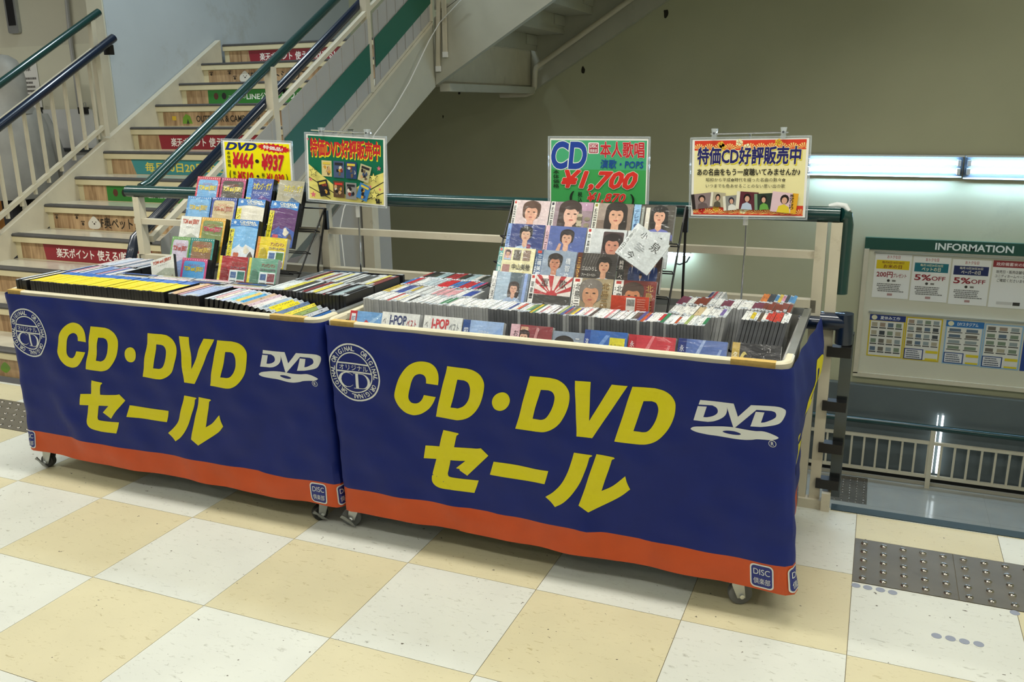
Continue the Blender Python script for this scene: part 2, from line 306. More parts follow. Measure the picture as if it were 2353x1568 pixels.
class PR:
    """flat print: coloured shapes in a unit rectangle w x h metres, stacked by layer"""
    def __init__(s, w, h, dz=.0001): s.w, s.h, s.dz, s.k, s.mb = w, h, dz, 0, MB()
    def poly(s, pts, col, keep=False):
        if not keep: s.k += 1
        z = s.k*s.dz; s.mb.add([(x*s.w, y*s.h, z) for x, y in pts], tri(pts), 0, lin(col)); return s
    def rect(s, x0, y0, x1, y1, col, keep=False):
        if not keep: s.k += 1
        z = s.k*s.dz; s.mb.add([(x*s.w, y*s.h, z) for x, y in ((x0,y0),(x1,y0),(x1,y1),(x0,y1))], [(0,1,2,3)], 0, lin(col)); return s
    def text(s, t, box, col, bold=.012, slant=0, rot=0, edge=None, ew=.05, fit=True, keep=False):
        if edge: s.text(t, box, edge, bold+ew, slant, rot, None, 0, fit, keep); keep = False
        if not keep: s.k += (1 if t.isascii() or bold <= .008 else (2e-4 if bold < .03 else 3e-4)/s.dz)
        vs, fs, bb = glyphs(t, bold, slant)
        if edge or True:
            b0 = glyphs(t, .012 if bold > .012 else bold, slant)[2]
        x0, y0, x1, y1 = box; kx = (x1-x0)*s.w/max(1e-6, b0[2]-b0[0]); ky = (y1-y0)*s.h/max(1e-6, b0[3]-b0[1])
        if not fit: kx = ky = min(kx, ky)
        cx, cy = (x0+x1)/2*s.w, (y0+y1)/2*s.h; mx, my = (b0[0]+b0[2])/2, (b0[1]+b0[3])/2; c, n = math.cos(rot), math.sin(rot); z = s.k*s.dz
        out = []
        for x, y, zi in vs:
            a, b = (x-mx)*kx, (y-my)*ky; out.append((cx+a*c-b*n, cy+a*n+b*c, z+zi*2.5e-5))
        s.mb.add(out, fs, 0, lin(col)); return s
    def vtext(s, t, box, col, bold=.015, edge=None, ew=.05):
        x0, y0, x1, y1 = box; n = len(t); h = (y1-y0)/n
        for i, ch in enumerate(t):
            if ch == ' ': continue
            yb = y1-(i+1)*h; 
            if ch in 'ー一-―': s.rect(x0+(x1-x0)*.4, yb+h*.1, x0+(x1-x0)*.6, yb+h*.9, col)
            else: s.text(ch, (x0, yb+h*.06, x1, yb+h*.94), col, bold, edge=edge, ew=ew, keep=i > 0 and not edge)
        return s
    def lines(s, x0, y0, x1, y1, n, col, seed=0, jag=.3):
        rr = random.Random(seed); hh = (y1-y0)/n
        for i in range(n):
            y = y1-(i+.75)*hh; x = x0+(x1-x0)*rr.uniform(0, jag*.3); e = x1-(x1-x0)*rr.uniform(0, jag); s.k -= 0 if i == 0 else 1
            while x < e:
                b = min(e, x+(x1-x0)*rr.uniform(.02, .09)); s.rect(x, y, b, y+hh*.5, col, keep=x > x0+.3*(x1-x0)); x = b+(x1-x0)*.012
        return s
    def build(s, name, parent, mtx=None, m_=None): return s.mb.build(name, m_ or M_INK, parent, mtx=mtx)
# ================================================================== FLOOR
T = .45
fl = struct(MB().box((-6.3, -4.05, -.16), (3.6, .925, -.0015)).build('floor', M_GROUT))
TW, TY = tile_mat('white_tile', '#cfd1c8', '#9c9c90'), tile_mat('yellow_tile', '#cbc3a2', '#a0936a')
g = .0009
def tmesh(m_, x0=0, y0=0, x1=T, y1=T): return MB().box((x0+g, y0+g, -.0015), (x1-g, y1-g, 0)).mesh('tile', m_)
tw, ty = tmesh(TW), tmesh(TY)
TACT_Y = (.405, .708)
RX0 = 1.8
def tile(i, j, me): 
    o = obj('tile', me, fl); o.location = (i*T, j*T, 0)
for i in range(-14, 8):
    for j in range(-9, 3):
        yel = (i+j) % 2 != 0
        tac = (i >= 4) or (i in (-8, -7, -6, -5))
        if j == 2:   # cut against the landing edge
            continue
        if j in (0, 1) and tac:
            me = tmesh(TY if yel else TW, 0, 0, T, TACT_Y[0]) if j == 0 else tmesh(TY if yel else TW, 0, TACT_Y[1]-T, T, T)
            tile(i, j, me)
        else: tile(i, j, ty if yel else tw)
for i in range(-14, 8):
    me = tmesh(TY if i % 2 else TW, 0, 0, T, .022); tile(i, 2, me)
def dome_mesh(r=.0115, h=.005):
    b = MB(); n = 12; rings = []
    for rr, z in ((1, 0), (.93, .45), (.72, .8), (.4, .97)): rings.append([V((r*rr*math.cos(2*math.pi*k/n), r*rr*math.sin(2*math.pi*k/n), h*z)) for k in range(n)])
    return b.loft(rings).mesh('stud', M_STUD, True)
DOME = dome_mesh()
def tactile(x, y, z, label, s=.3, n=5, group=None):
    t = thing('tactile_paving_tile', label, 'paving tile', (x, y, z), group)
    B('plate', (.0008, .0008, -.0012), (s-.0008, s-.0008, .0008), M_TACT, t)
    for a in range(n):
        for b_ in range(n):
            o = obj('stud', DOME, t); o.location = (s*(a+.5)/n, s*(b_+.5)/n, .0008)
tactile(1.8, .4065, 0, 'grey tactile plate with steel studs, left one beside the right cart')
tactile(2.1, .4065, 0, 'grey tactile plate with steel studs at the right edge of the photo')
for x in (2.4, 2.7, 3.0, 3.3): tactile(x, .4065, 0, 'grey studded tactile plate continuing the row past the right edge', group='tactile plates past the right edge')
for k, x in enumerate((-3.6, -3.3, -3.0, -2.7, -2.4, -2.1)):
    tactile(x, .4065, 0, 'grey studded tactile plate at the foot of the stairs behind the left cart', group='tactile plates at the foot of the stairs')
# grey glue dots on the floor
dm = MB().prism(ell(0, 0, .0135, .0135, 14), lambda x, y, h: V((x, y, h)), .0006).mesh('floor_dot', mat('grey_dot', '#8b91a0', .5))
for q, lb in (([(2152, 1462), (2184, 1468), (2216, 1475), (2249, 1481)], 'small round grey dot in the row of four on white floor tile'), ([(1967, 1341), (1994, 1346), (2023, 1351), (2051, 1357)], 'small pale grey dot below the edge of the studded plate'), ([(2332, 1409)], 'single pale grey dot at the right edge below the studded plate')):
    for p in q:
        o = obj('floor_dot', dm); o.location = Pz(*p, 0)+V((0, -.014 if p[1] < 1360 else 0, .0001)); tag(o, lb, 'floor dot', lb if len(q) > 1 else None)
# ceiling of the store with its lamps (above the frame)
struct(B('ceiling', (-6.3, -4.05, CEIL), (5.2, .6, CEIL+.12), mat('ceiling_board', '#d9d7cc', .9)))
for k, (x, y) in enumerate(LAMPS):
    tag(B('ceiling_lamp', (x-.66, y-.16, CEIL-.085), (x+.66, y+.16, CEIL), M_FIX), 'white fluorescent ceiling fixture above the sales floor', 'ceiling lamp', 'ceiling lamps of the sales floor')
# landing edge strip at the top of the down stairs
tag(MB().box((1.71, .905, -.03), (3.6, .955, .003)).build('step_nosing', mat('teal_nosing', '#22363b', .6, var=.08, vscale=20)), 'dark teal nosing strip at the top of the stairs going down', 'nosing strip')
# ================================================================== WELL: back wall, landings
YW = 6.2; ZL = -1.98; RI, TR = .165, .282; Y0 = .98; XL, XR = -3.57, -1.5
struct(B('wall_back', (-3.75, YW, ZL-.3), (5.2, YW+.15, 5.2), M_WALL))
struct(B('floor_lower_landing', (-3.6, 4.05, ZL-.2), (5.2, YW, ZL-.002), M_LOWFLOOR))
lf = bpy.data.objects['floor_lower_landing']
for i in range(0, 8):
    for j in range(0, 5):
        a = (1.08+i*T, 4.06+j*T); e = min(a[1]+T, 6.02)
        MB().box((a[0]+g, a[1]+g, ZL-.002), (a[0]+T-g, e-g, ZL)).build('tile', M_LOWFLOOR, lf)
struct(B('wall_left', (-3.75, 2.9, 0), (-3.6, YW, 5.2), M_WALLB))
struct(B('wall_hall', (-7.2, 3.18, 0), (-3.75, 3.33, 4.2), M_CREAMW))
struct(B('trim_3', (-3.755, 2.885, 0), (-3.603, 2.899, 5.2), M_CREAMW))
struct(B('wall_right', (4.4, -4.05, ZL-.2), (4.55, YW, 5.2), M_WALL))
struct(B('wall_slab_edge', (XR, .925, -2.0), (1.72, .96, -.02), M_STRUCT))
# bottom recess behind the lower railing
tag(MB().box((1.0, 6.11, -1.90), (4.4, 6.195, -1.10)).build('dado_panel', M_SLATE), 'dark grey glossy panel low on the wall behind the lower railing', 'wall panel')
tag(MB().box((1.0, 6.045, ZL), (4.4, 6.19, -1.948)).build('floor_kerb', mat('kerb', '#b9b2a0', .5)), 'pale kerb under the railing on the lower landing', 'kerb')
tag(MB().box((1.0, 6.06, -1.945), (4.4, 6.108, -1.895)).build('gap_shade_strip', M_DARK), 'black strip painted as slot shade along the foot of the dark panel, lower landing', 'shade strip')  # solid black strip, its colour stands in for the shade inside the gap
# marks on the back wall
for (px, py, s) in ((1018, 268, .02), (1530, 30, .05), (1340, 160, .04), (1055, 212, .03)):
    p = Py(px, py, YW-.001); tag(MB().prism(catmull([(random.uniform(.5, 1)*s*math.cos(a)*.6, random.uniform(.5, 1.2)*s*math.sin(a)) for a in [k*math.pi/4 for k in range(8)]], 2), lambda x, y, h: p+V((x, -h, y)), .0012).build('wall_chip', mat('chip', '#2c281e', .9)), 'dark chipped paint spot on the olive back wall', 'paint chip', 'paint chips on the back wall')
# ================================================================== STAIRS UP
st = thing('staircase', 'straight cream staircase going up on the left with printed risers', 'staircase', (XL, Y0, 0))
def SB(name, a, b, m_, parent=None): # world box inside the staircase
    o = MB().box(a, b).build(name, m_, parent or st); o.matrix_parent_inverse = Matrix.Translation(-V((XL, Y0, 0))) if parent is None else Matrix.Identity(4); return o
def SM(mb, name, m_, parent=None, smooth=False):
    o = mb.build(name, m_, parent or st, smooth)
    if parent is None: o.matrix_parent_inverse = Matrix.Translation(-V((XL, Y0, 0)))
    return o
RISER = {3: 'r', 4: 'p', 5: 'g', 6: 't', 7: 'r', 8: 'o', 9: 'g', 10: 'p', 11: 'r', 2: 'w', 1: 'w', 0: 'w'}
xi0, xi1 = XL+.03, XR-.06
for i in range(12):
    y = Y0+i*TR; z = (i+1)*RI
    SB('tread', (xi0, y+.012, z-.03), (xi1, y+TR+.02 if i < 11 else y+.3, z), M_STEP)
    SM(MB().prism([(y-.004, z-.052), (y+.014, z-.052), (y+.014, z-.004), (y+.006, z-.004), (y-.004, z-.012)], lambda a, b, h: V((xi0+h, a, b)), xi1-xi0), 'step_nose', M_NOSE)
    SM(MB().prism([(y-.006, z-.016), (y+.004, z-.006), (y+.05, z), (y+.05, z+.003), (y+.002, z+.003), (y-.008, z-.006)], lambda a, b, h: V((xi0+h, a, b)), xi1-xi0), 'nosing_strip', M_STRIP)
    rs = SB('riser', (xi0, y+.016, i*RI), (xi1, y+.03, z-.03), M_NOSE)
    k = RISER[i]; yy = y+.0155; x0, x1, zb, zt = xi0+.05, xi1-.05, i*RI+.004, z-.056
    SM(MB().box((x0, yy-.0008, zb), (x1, yy, zt)), 'wood_sticker', M_WOOD, rs)
    w_, h_ = x1-x0, zt-zb; p = PR(w_, h_); fx = lambda X: (X-x0)/w_
    if k == 'r':
        p.poly([(fx(-3.27), .0), (fx(-2.35), .0), (fx(-2.35), 1), (fx(-3.285), 1)], '#8e2430'); p.text('楽天ポイント', (fx(-3.17), .2, fx(-2.84), .8), '#f2efe8', .025); p.text('使える!貯まる!', (fx(-2.81), .18, fx(-2.42), .82), '#f2efe8', .025)
    elif k == 'g':
        p.rect(fx(-3.27), 0, fx(-2.2), 1, '#2f7a2f'); p.text('ユニディの', (fx(-3.07), .35, fx(-2.9), .62), '#e8efe4', .02); p.text('LINE公式アカウント', (fx(-2.89), .25, fx(-2.3), .75), '#f2f5ee', .025)
        p.poly(ell(fx(-3.19), .55, .012, .25), '#5a2e22'); p.poly(ell(fx(-3.11), .55, .012, .25), '#24221f')
    elif k == 't':
        p.poly([(fx(-3.26), 0), (fx(-2.2), 0), (fx(-2.2), 1), (fx(-3.30), 1)], '#3d8a8d'); p.text('毎月10日20日30日', (fx(-3.17), .18, fx(-2.45), .82), '#e6cf52', .025)
    elif k == 'o':
        p.text('OUTDOOR & CAMP GEAR', (fx(-3.16), .28, fx(-2.55), .72), '#2a241c', .03); p.rect(fx(-3.4), .4, fx(-3.36), .7, '#d8b32e'); p.poly([(fx(-3.30), .15), (fx(-3.20), .15), (fx(-3.22), .7), (fx(-3.26), .85), (fx(-3.29), .6)], '#6f9a2c'); p.poly([(fx(-3.26), .15), (fx(-3.23), .15), (fx(-3.245), .5)], '#2c3a1c')
    elif k == 'p':
        p.text('1F奥ペットショップ', (fx(-3.08), .15, fx(-2.5), .85), '#2a231b', .03)
        for a, b in ((-3.46, .7), (-3.27, .75), (-3.22, .35)):
            p.poly(ell(fx(a), b, .006, .1), '#3a2c20')
            for d in (-.011, 0, .011): p.poly(ell(fx(a)+d*.6, b+.16, .0028, .05), '#3a2c20', True)
        p.poly(catmull([(fx(-3.16), .1), (fx(-3.17), .45), (fx(-3.145), .7), (fx(-3.115), .9), (fx(-3.085), .7), (fx(-3.06), .4), (fx(-3.08), .1)]), '#d8d4c8'); p.poly(ell(fx(-3.115), .4, .004, .06), '#3a2c20'); p.poly(ell(fx(-3.13), .52, .002, .04), '#3a2c20'); p.poly(ell(fx(-3.1), .52, .002, .04), '#3a2c20')
    else:
        p.poly(catmull([(fx(-2.72), .4), (fx(-2.68), .8), (fx(-2.64), .5), (fx(-2.68), .2)]), '#6f9a2c')
    if p.mb.v: o = p.build('sticker_print', rs, Matrix.Translation((x0, yy-.0009, zb))@Matrix.Rotation(math.pi/2, 4, 'X'))
def nz(y): return RI+(y-Y0)/TR*RI       # nose line
SL = RI/TR
def ramp(y0, y1, lo, hi, x, t): # sloped plate between two heights above the nose line
    f = lambda a, b, h: V((x+h, a, b)); return MB().prism([(y0, max(0, nz(y0)+lo)), (y1, nz(y1)+lo), (y1, nz(y1)+hi), (y0, nz(y0)+hi)], f, t)
SM(ramp(Y0-.05, 4.06, -.2, .035, XL-.02, .05), 'stringer', M_CREAM)
SM(ramp(Y0-.05, 4.06, .035, .05, XL-.025, .055), 'stringer_cap', M_CREAM)
SM(ramp(Y0-.02, 4.055, -.37, .1, XR-.06, .07), 'stringer', M_CREAM2)
SM(ramp(Y0-.02, 4.03, .1, .125, XR-.07, .09), 'stringer_cap', M_CREAM)
SM(MB().box((XL, 4.14, 1.64), (XR-.005, YW-.01, 1.955)), 'landing_slab', M_CREAM)
SM(MB().box((XL, 4.14, 1.955), (XR-.005, YW-.01, 1.978)), 'landing_floor', M_STEP)
SM(MB().prism([(Y0, 0), (3.35, 0), (3.35, nz(3.35)-.37), (1.35, 0.02)], lambda a, b, h: V((XR-.05+h, a, b)), .015), 'understair_panel', M_GREY)
for y in (2.45, 2.95): SM(MB().box((XR-.02, y, 0), (XR+.06, y+.08, nz(y)-.36)), 'understair_post', M_CREAM)
# second flight, climbing to the right along the back wall
f2 = thing('upper_staircase', 'underside of the cream flight climbing right along the olive back wall', 'staircase', (XR, 4.1, 1.6))
def F2(mb, name, m_=M_CREAM2, smooth=False):
    o = mb.build(name, m_, f2, smooth); o.matrix_parent_inverse = Matrix.Translation(-V((XR, 4.1, 1.6))); return o
def z2(x): return 1.98+(x-XR)*SL
X2 = 2.2
F2(MB().prism([(XR+.012, z2(XR)-.37), (X2, z2(X2)-.37), (X2, z2(X2)+.12), (XR+.012, z2(XR)+.12)], lambda a, b, h: V((a, 4.06+h, b)), .06), 'stringer')
F2(MB().prism([(XR, z2(XR)-.40), (X2, z2(X2)-.40), (X2, z2(X2)+.12), (XR, z2(XR)+.12)], lambda a, b, h: V((a, YW-.07+h, b)), .068), 'stringer')
for i in range(12):
    x = XR+.04+i*TR; z = 1.98+(i+1)*RI
    F2(MB().box((x, 4.12, z-.04), (x+TR+.02, YW-.07, z)), 'tread'); F2(MB().box((x, 4.12, z-RI-.02), (x+.015, YW-.07, z-.04)), 'riser')
    F2(MB().box((x+.015, YW-.35, z-RI+.03), (x+.03, YW-.07, z-.045)), 'step_bracket')
F2(MB().box((XR+.013, 4.125, 1.56), (XR+.1, YW-.22, 1.62)), 'landing_beam')
F2(MB().bar((XR+.03, 4.09, z2(XR)+.15), (X2, 4.09, z2(X2)+.13), .05, .02), 'stringer_cap')
for h in (.9, .68): F2(MB().tube([(XR+.03, 4.09, z2(XR)+h), (X2, 4.09, z2(X2)+h)], .02, 10), 'handrail', M_GREEN if h > .8 else M_NAVY, True)
F2(MB().bar((XR+.04, 4.09, 2.16), (XR+.04, 4.09, 3.0), .05, .05), 'post')
# drain pipe under it
dp = MB().tube([Py(1530, -60, 6.06), Py(1238, 150, 6.06), Py(1232, 156, 6.06), Py(1230, 165, 6.06), Py(1228, 200, 6.06), Py(1222, 212, 6.06), Py(1210, 217, 6.06), Py(1150, 219, 6.06)], .026, 12).build('drain_pipe', M_CREAM, None, True)
tag(dp, 'cream drain pipe running down under the upper stairs along the wall', 'pipe')
# ================================================================== RAILINGS
def rail_thing(name, label, org): return thing(name, label, 'railing', org)
class PT:
    def __init__(s, t): s.t = t; s.inv = t.matrix_world.inverted() if t.matrix_world != Matrix.Identity(4) else Matrix.Translation(-V(t.location))
    def __call__(s, mb, name, m_, smooth=False):
        o = mb.build(name, m_, s.t, smooth); o.matrix_parent_inverse = Matrix.Translation(-V(s.t.location)); return o
# right-hand balustrade of the stairs
R1 = PT(rail_thing('stair_railing', 'stair balustrade with green and navy handrails and white panels with a green stripe', (XR, Y0, 0)))
xr = XR+.03
yA, yB = 1.03, 4.03
R1(MB().tube([(xr-.03, yA-.05, nz(yA)+.89), (xr-.03, yA, nz(yA)+.905), (xr-.03, yB, nz(yB)+.905)], .025, 12), 'handrail', M_GREEN, True)
R1(MB().tube([(xr-.08, .90, nz(.9)+.42), (xr-.08, .905, nz(.9)+.62), (xr-.08, .95, nz(.95)+.69), (xr-.08, yB, nz(yB)+.712)], .027, 12), 'lower_handrail', M_NAVY, True)
R1(ramp(1.0, yB, .645, .675, xr-.04, .03), 'flat_bar', M_CREAM)
R1(ramp(1.0, yB, .13, .16, xr-.04, .03), 'flat_bar', M_CREAM)
for y in (2.04, 3.10, 4.0): R1(MB().box((xr-.055, y-.03, nz(y)+.14), (xr-.005, y+.02, nz(y)+.89)), 'post', M_CREAM)
for a, b in ((1.03, 2.0), (2.07, 3.06), (3.13, 3.96)):
    R1(ramp(a, b, .165, .63, xr-.002, .006), 'side_panel', M_GREY); (R1(ramp(a, b, .285, .475, xr+.0095, .0015), 'green_stripe', M_STRIPE) if a > 2 else None)
    n = 7
    for k in range(n):
        y = a+.07+(b-a-.1)*k/(n-1); R1(MB().box((xr+.004, y-.006, nz(y)+.17), (xr+.009, y+.006, nz(y)+.62)), 'panel_rib', M_GREY)
for y in (1.0, 2.2, 3.3): R1(MB().bar((xr-.08, y, nz(y)+.70), (xr-.04, y, nz(y)+.63), .02, .02), 'bracket', M_BLACK)
# cable hanging on the balustrade
tag(MB().tube([Py(1060, 0, 4.005), Py(1010, 52, 4.005), Px(985, 95, XR+.1), Px(940, 190, XR+.1), Px(905, 250, XR+.1), Px(860, 310, XR+.1), Px(790, 480, XR+.1), Px(782, 520, XR+.1), Px(795, 640, XR+.1)], .004, 6).build('cable', M_WHITE, None, True), 'thin white cable hanging down the side of the stairs', 'cable')
for k, (a, b) in enumerate(((1000, 0, ), (1012, 0))):
    p = Py(a+8, b, 4.04); q = Py(a+7+4*k, 152-33*k, 4.04); o = MB().bar(p, q, .03, .022).build('cable_duct', M_CREAM); MB().box(q-V((.018, .013, .04)), q+V((.018, .013, .0))).build('end_cap', M_WHITE, o)
    tag(o, ['longer', 'shorter'][k]+' cream cable duct hanging beside the upper stair stringer', 'cable duct')
# left-hand railing
R2 = PT(rail_thing('stair_railing', 'left stair railing with green and navy rails and thin cream balusters before the hall', (XL, Y0, 0)))
xl = XL+.02
R2(MB().tube([(xl, .95, nz(.95)+.91), (xl, 2.80, nz(2.80)+.905)], .026, 12), 'handrail', M_GREEN, True)
R2(MB().tube([(xl+.06, .95, nz(.95)+.70), (xl+.06, 2.85, nz(2.85)+.70)], .03, 12), 'lower_handrail', M_NAVY, True)
R2(ramp(.95, 2.75, .66, .71, xl-.02, .035), 'flat_bar', M_CREAM)
R2(ramp(.95, 2.72, .14, .17, xl-.02, .035), 'flat_bar', M_CREAM)
y = 1.0
while y < 2.68:
    R2(MB().box((xl-.012, y-.009, nz(y)+.1), (xl+.008, y+.009, nz(y)+.68)), 'baluster', M_CREAM); y += .118
for y in (.98, 1.72, 2.72): R2(MB().box((xl-.02, y-.02, nz(y)+.08), (xl+.02, y+.02, nz(y)+.89)), 'post', M_CREAM)
R2(MB().box((xl+.0, 2.8, nz(2.8)+.61), (xl+.06, 2.84, nz(2.8)+.68)), 'bracket', M_BLACK)
# front railing along the well
R3 = PT(rail_thing('well_railing', 'cream guard railing with green top rail behind both carts', (.1, .92, 0)))
yr = .925
R3(MB().tube([(XR-.03, yr, 1.075), (1.655, yr, 1.075)], .027, 12), 'top_rail', M_GREEN, True)
R3(MB().tube([(1.655, yr, 1.075), (1.672, yr+.012, 1.07), (1.676, yr+.02, 1.04), (1.676, yr+.02, .80)], .024, 12), 'rail_return', M_GREEN, True)
R3(MB().tube([(1.615, yr+.02, 1.098), (1.64, yr+.022, 1.103), (1.668, yr+.02, 1.10), (1.682, yr+.005, 1.085)], [.010, .013, .013, .008], 10), 'peeled_cap', mat('peeled_vinyl', '#b9bdb9', .4), True)
R3(MB().bar((XR, yr, .935), (1.60, yr, .935), .03, .026), 'mid_bar', M_CREAM)
R3(MB().bar((XR, yr, .755), (1.60, yr, .755), .04, .045), 'low_bar', M_CREAM)
R3(MB().tube([(XR+.02, yr-.046, .705), (1.66, yr-.046, .705)], .024, 12), 'navy_rail', M_NAVY, True)
R3(MB().tube([(1.62, yr-.05, .715), (1.70, yr-.05, .715)], .031, 14), 'navy_rail_end', M_NAVY, True)
R3(MB().tube([(1.698, yr-.05, .745), (1.702, yr-.048, .68), (1.702, yr-.045, .64)], .03, 14), 'navy_elbow', M_NAVY, True)
for x in (XR+.03, -.42, 1.60, 1.648): R3(MB().box((x-.018, yr-.02, .01), (x+.018, yr+.02, 1.05)), 'post', M_CREAM)
R3(MB().box((1.50, yr-.035, 0), (1.69, yr+.005, .035)), 'foot_bar', M_CREAM); R3(MB().box((1.675, yr-.045, 0), (1.705, yr+.005, .07)), 'foot_block', M_CREAM)
R3(MB().box((1.695, yr+.01, .04), (1.735, yr+.05, .66)), 'end_channel', mat('dark_steel', '#4c5254', .15, metal=.8))
for z in (.60, .40, .24, .10): R3(MB().box((1.65, yr-.03, z-.018), (1.73, yr+.012, z+.018)), 'black_clip', M_BLACK)
# lower railing
R4 = PT(rail_thing('lower_railing', 'cream baluster railing with dark green rail down on the lower landing', (2.4, 6.0, ZL)))
yl = 6.0; za = -1.403
R4(MB().tube([(1.0, yl, -1.40), (4.3, yl, -1.40)], .028, 12), 'top_rail', M_GREEN, True)
for z in (-1.545, -1.87): R4(MB().bar((1.0, yl, z), (4.3, yl, z), .03, .026), 'bar', M_CREAM)
x = 1.10
while x < 4.3: R4(MB().box((x-.009, yl-.008, -1.87), (x+.009, yl+.008, -1.55)), 'baluster', M_CREAM); x += .108
for x in (1.3, 2.42, 3.54): R4(MB().box((x-.02, yl-.02, ZL), (x+.02, yl+.02, -1.41)), 'post', M_CREAM)
# vertical lit strips behind the lower railing
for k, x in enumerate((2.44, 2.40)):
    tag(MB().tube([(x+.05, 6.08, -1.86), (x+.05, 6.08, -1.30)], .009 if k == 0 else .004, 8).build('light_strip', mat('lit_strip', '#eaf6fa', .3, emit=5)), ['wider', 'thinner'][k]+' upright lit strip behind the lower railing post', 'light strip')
lt = tactile(1.62, 5.42, ZL, 'grey tactile plate with studs on the lower landing, left of the shiny floor', .3, 5)
tactile(1.62, 5.72, ZL, 'grey tactile plate with studs on the lower landing, nearer the low railing', .3, 5)
# stairs going down (hidden below the edge)
ds = thing('down_staircase', 'stairs going down to the lower landing beyond the teal nosing', 'staircase', (2.6, .95, 0))
for i in range(11):
    o = B('tread', (1.76, .95+i*TR, -(i+1)*RI-.16), (4.3, .95+(i+1)*TR, -(i+1)*RI), M_STEP, ds); o.matrix_parent_inverse = Matrix.Translation(-V((2.6, .95, 0)))
# ================================================================== WALL LIGHTS AND NOTICE BOARD
def batten(x0, x1, z0, z1, y, label, tubes, watt):
    t = thing('wall_lamp', label, 'wall lamp', ((x0+x1)/2, y, z0))
    P_ = PT(t); P_(MB().box((x0, y-.03, z0), (x1, y, z1)), 'backplate', mat('lamp_backplate', '#3a4248', .5)); P_(MB().box((x0, y-.14, z1-.012), (x1, y, z1)), 'hood', M_FIX)
    P_(MB().box((x0, y-.036, z0), (x1, y-.03, z0+.012)), 'lower_lip', M_FIX)
    for z in tubes:
        P_(MB().tube([(x0+.05, y-.085, z), (x1-.05, y-.085, z)], .014, 10), 'tube', M_TUBE, True)
        for xx in (x0+.02, x1-.045): P_(MB().box((xx, y-.11, z-.025), (xx+.025, y-.03, z+.025)), 'lamp_holder', M_FIX)
batten(1.13, 2.41, .81, 1.0, YW, 'twin tube wall lamp under a white hood, left one behind the flower-bordered sign', (.935, .865), 13)
batten(2.42, 3.70, .80, 1.0, YW, 'twin tube wall lamp under a white hood at the right edge', (.935, .865), 13)
t = thing('work_lamp', 'small lit lamp with a black cable on the wall behind the railing', 'lamp', (-.05, 6.12, .05)); P_ = PT(t)
P_(MB().box((-.45, 6.08, .055), (.16, 6.19, .075)), 'housing', M_FIX); P_(MB().tube([(-.42, 6.10, .04), (.14, 6.10, .04)], .014, 10), 'tube', mat('work_tube', '#c4e4ff', .3, emit=45), True)
P_(MB().tube([Py(1585, 590, 6.1), Py(1578, 602, 6.1), Py(1562, 608, 6.1), Py(1553, 606, 6.1)], .008, 6), 'cable', M_BLACK, True)
t = thing('notice_board', 'cream notice board with a green INFORMATION header on the back wall', 'notice board', (2.4, YW, -1.0)); P_ = PT(t)
P_(MB().box((1.70, YW-.03, -1.0), (3.5, YW, .18)), 'board', M_CREAMW); P_(MB().box((1.70, YW-.045, .165), (3.5, YW, .27)), 'header', mat('header_green', '#1d4a3c', .4))
P_(MB().box((1.70, YW-.05, -1.0), (1.74, YW, .17)), 'frame_side', M_CREAM); P_(MB().box((1.70, YW-.05, -1.03), (3.5, YW, -.99)), 'frame_bottom', M_CREAM)
for z in (.135, -.415): P_(MB().box((1.785, YW-.048, z), (3.45, YW-.03, z+.014)), 'poster_rail', M_CHROME)
p = PR(.6, .06); p.text('INFORMATION', (0, 0, 1, 1), '#dfe4df', .03); o = p.build('header_lettering', t, Matrix.Translation(V((2.272, YW-.0455, .187))-V(t.location))@Matrix.Rotation(math.pi/2, 4, 'X'))
def poster(x, z, w_, h_, label, draw):
    t = thing('poster', label, 'poster', (x, YW-.032, z)); o = B('sheet', (0, -.001, 0), (w_, 0, h_), M_PAPER, t); p = PR(w_, h_); draw(p); p.build('poster_print', t, Matrix.Translation((0, -.0012, 0))@Matrix.Rotation(math.pi/2, 4, 'X'))
def otoku(bar, c1, l1, l2, big, sub):
    def d(p):
        p.text('おトクな日', (.33, .9, .68, .97), '#a8343a', .02); p.rect(.05, .66, .95, .86, bar); p.text(l1, (.2, .785, .8, .84), c1, .02); p.text(l2, (.25, .68, .75, .765), c1, .03)
        p.text(big, (.08, .47, .52, .6), '#8e2430', .03); p.text(sub, (.54, .48, .9, .57), '#8e2430', .02); p.poly(ell(.42, .4, .04, .03), '#33312c'); p.rect(.52, .38, .62, .42, '#77746c')
        p.lines(.1, .14, .9, .34, 5, '#6f6d69', 3); p.rect(.42, .06, .56, .11, '#b08a86')
    return d
Zt, Zb = -.272, .125
poster(1.797, Zt, .30, .40, 'white poster with yellow band and red 200 yen', otoku('#dcc21c', '#7a3a22', '毎月8日18日28日', 'お米の日', '200円', 'プレゼント'))
poster(2.11, Zt-.008, .30, .40, 'white poster with teal band and red 5 percent off', otoku('#1c6f7e', '#e8e3c0', '毎月10日20日30日', 'ペットの日', '5%', 'OFF'))
poster(2.423, Zt-.016, .30, .40, 'white poster with navy band and red 5 percent off', otoku('#1d2a5e', '#e8e3d0', '毎月10日20日30日', 'ペーパーの日', '5%', 'OFF'))
def rice(p): p.rect(0, .86, 1, 1, '#8e2f33'); p.text('政府備蓄米の販売', (.08, .89, .95, .965), '#e9dada', .02); p.text('販売日・販売店舗など', (.1, .73, .9, .8), '#4a4844'); p.text('ユニディホームページで', (.08, .64, .92, .71), '#4a4844'); p.text('ご確認くださいませ', (.14, .55, .86, .62), '#4a4844'); p.rect(.2, .07, .6, .13, '#c9c7c2'); p.rect(.62, .06, .8, .13, '#3b3935')
poster(2.736, Zt-.02, .30, .41, 'white poster with dark red top band at the right edge', rice)
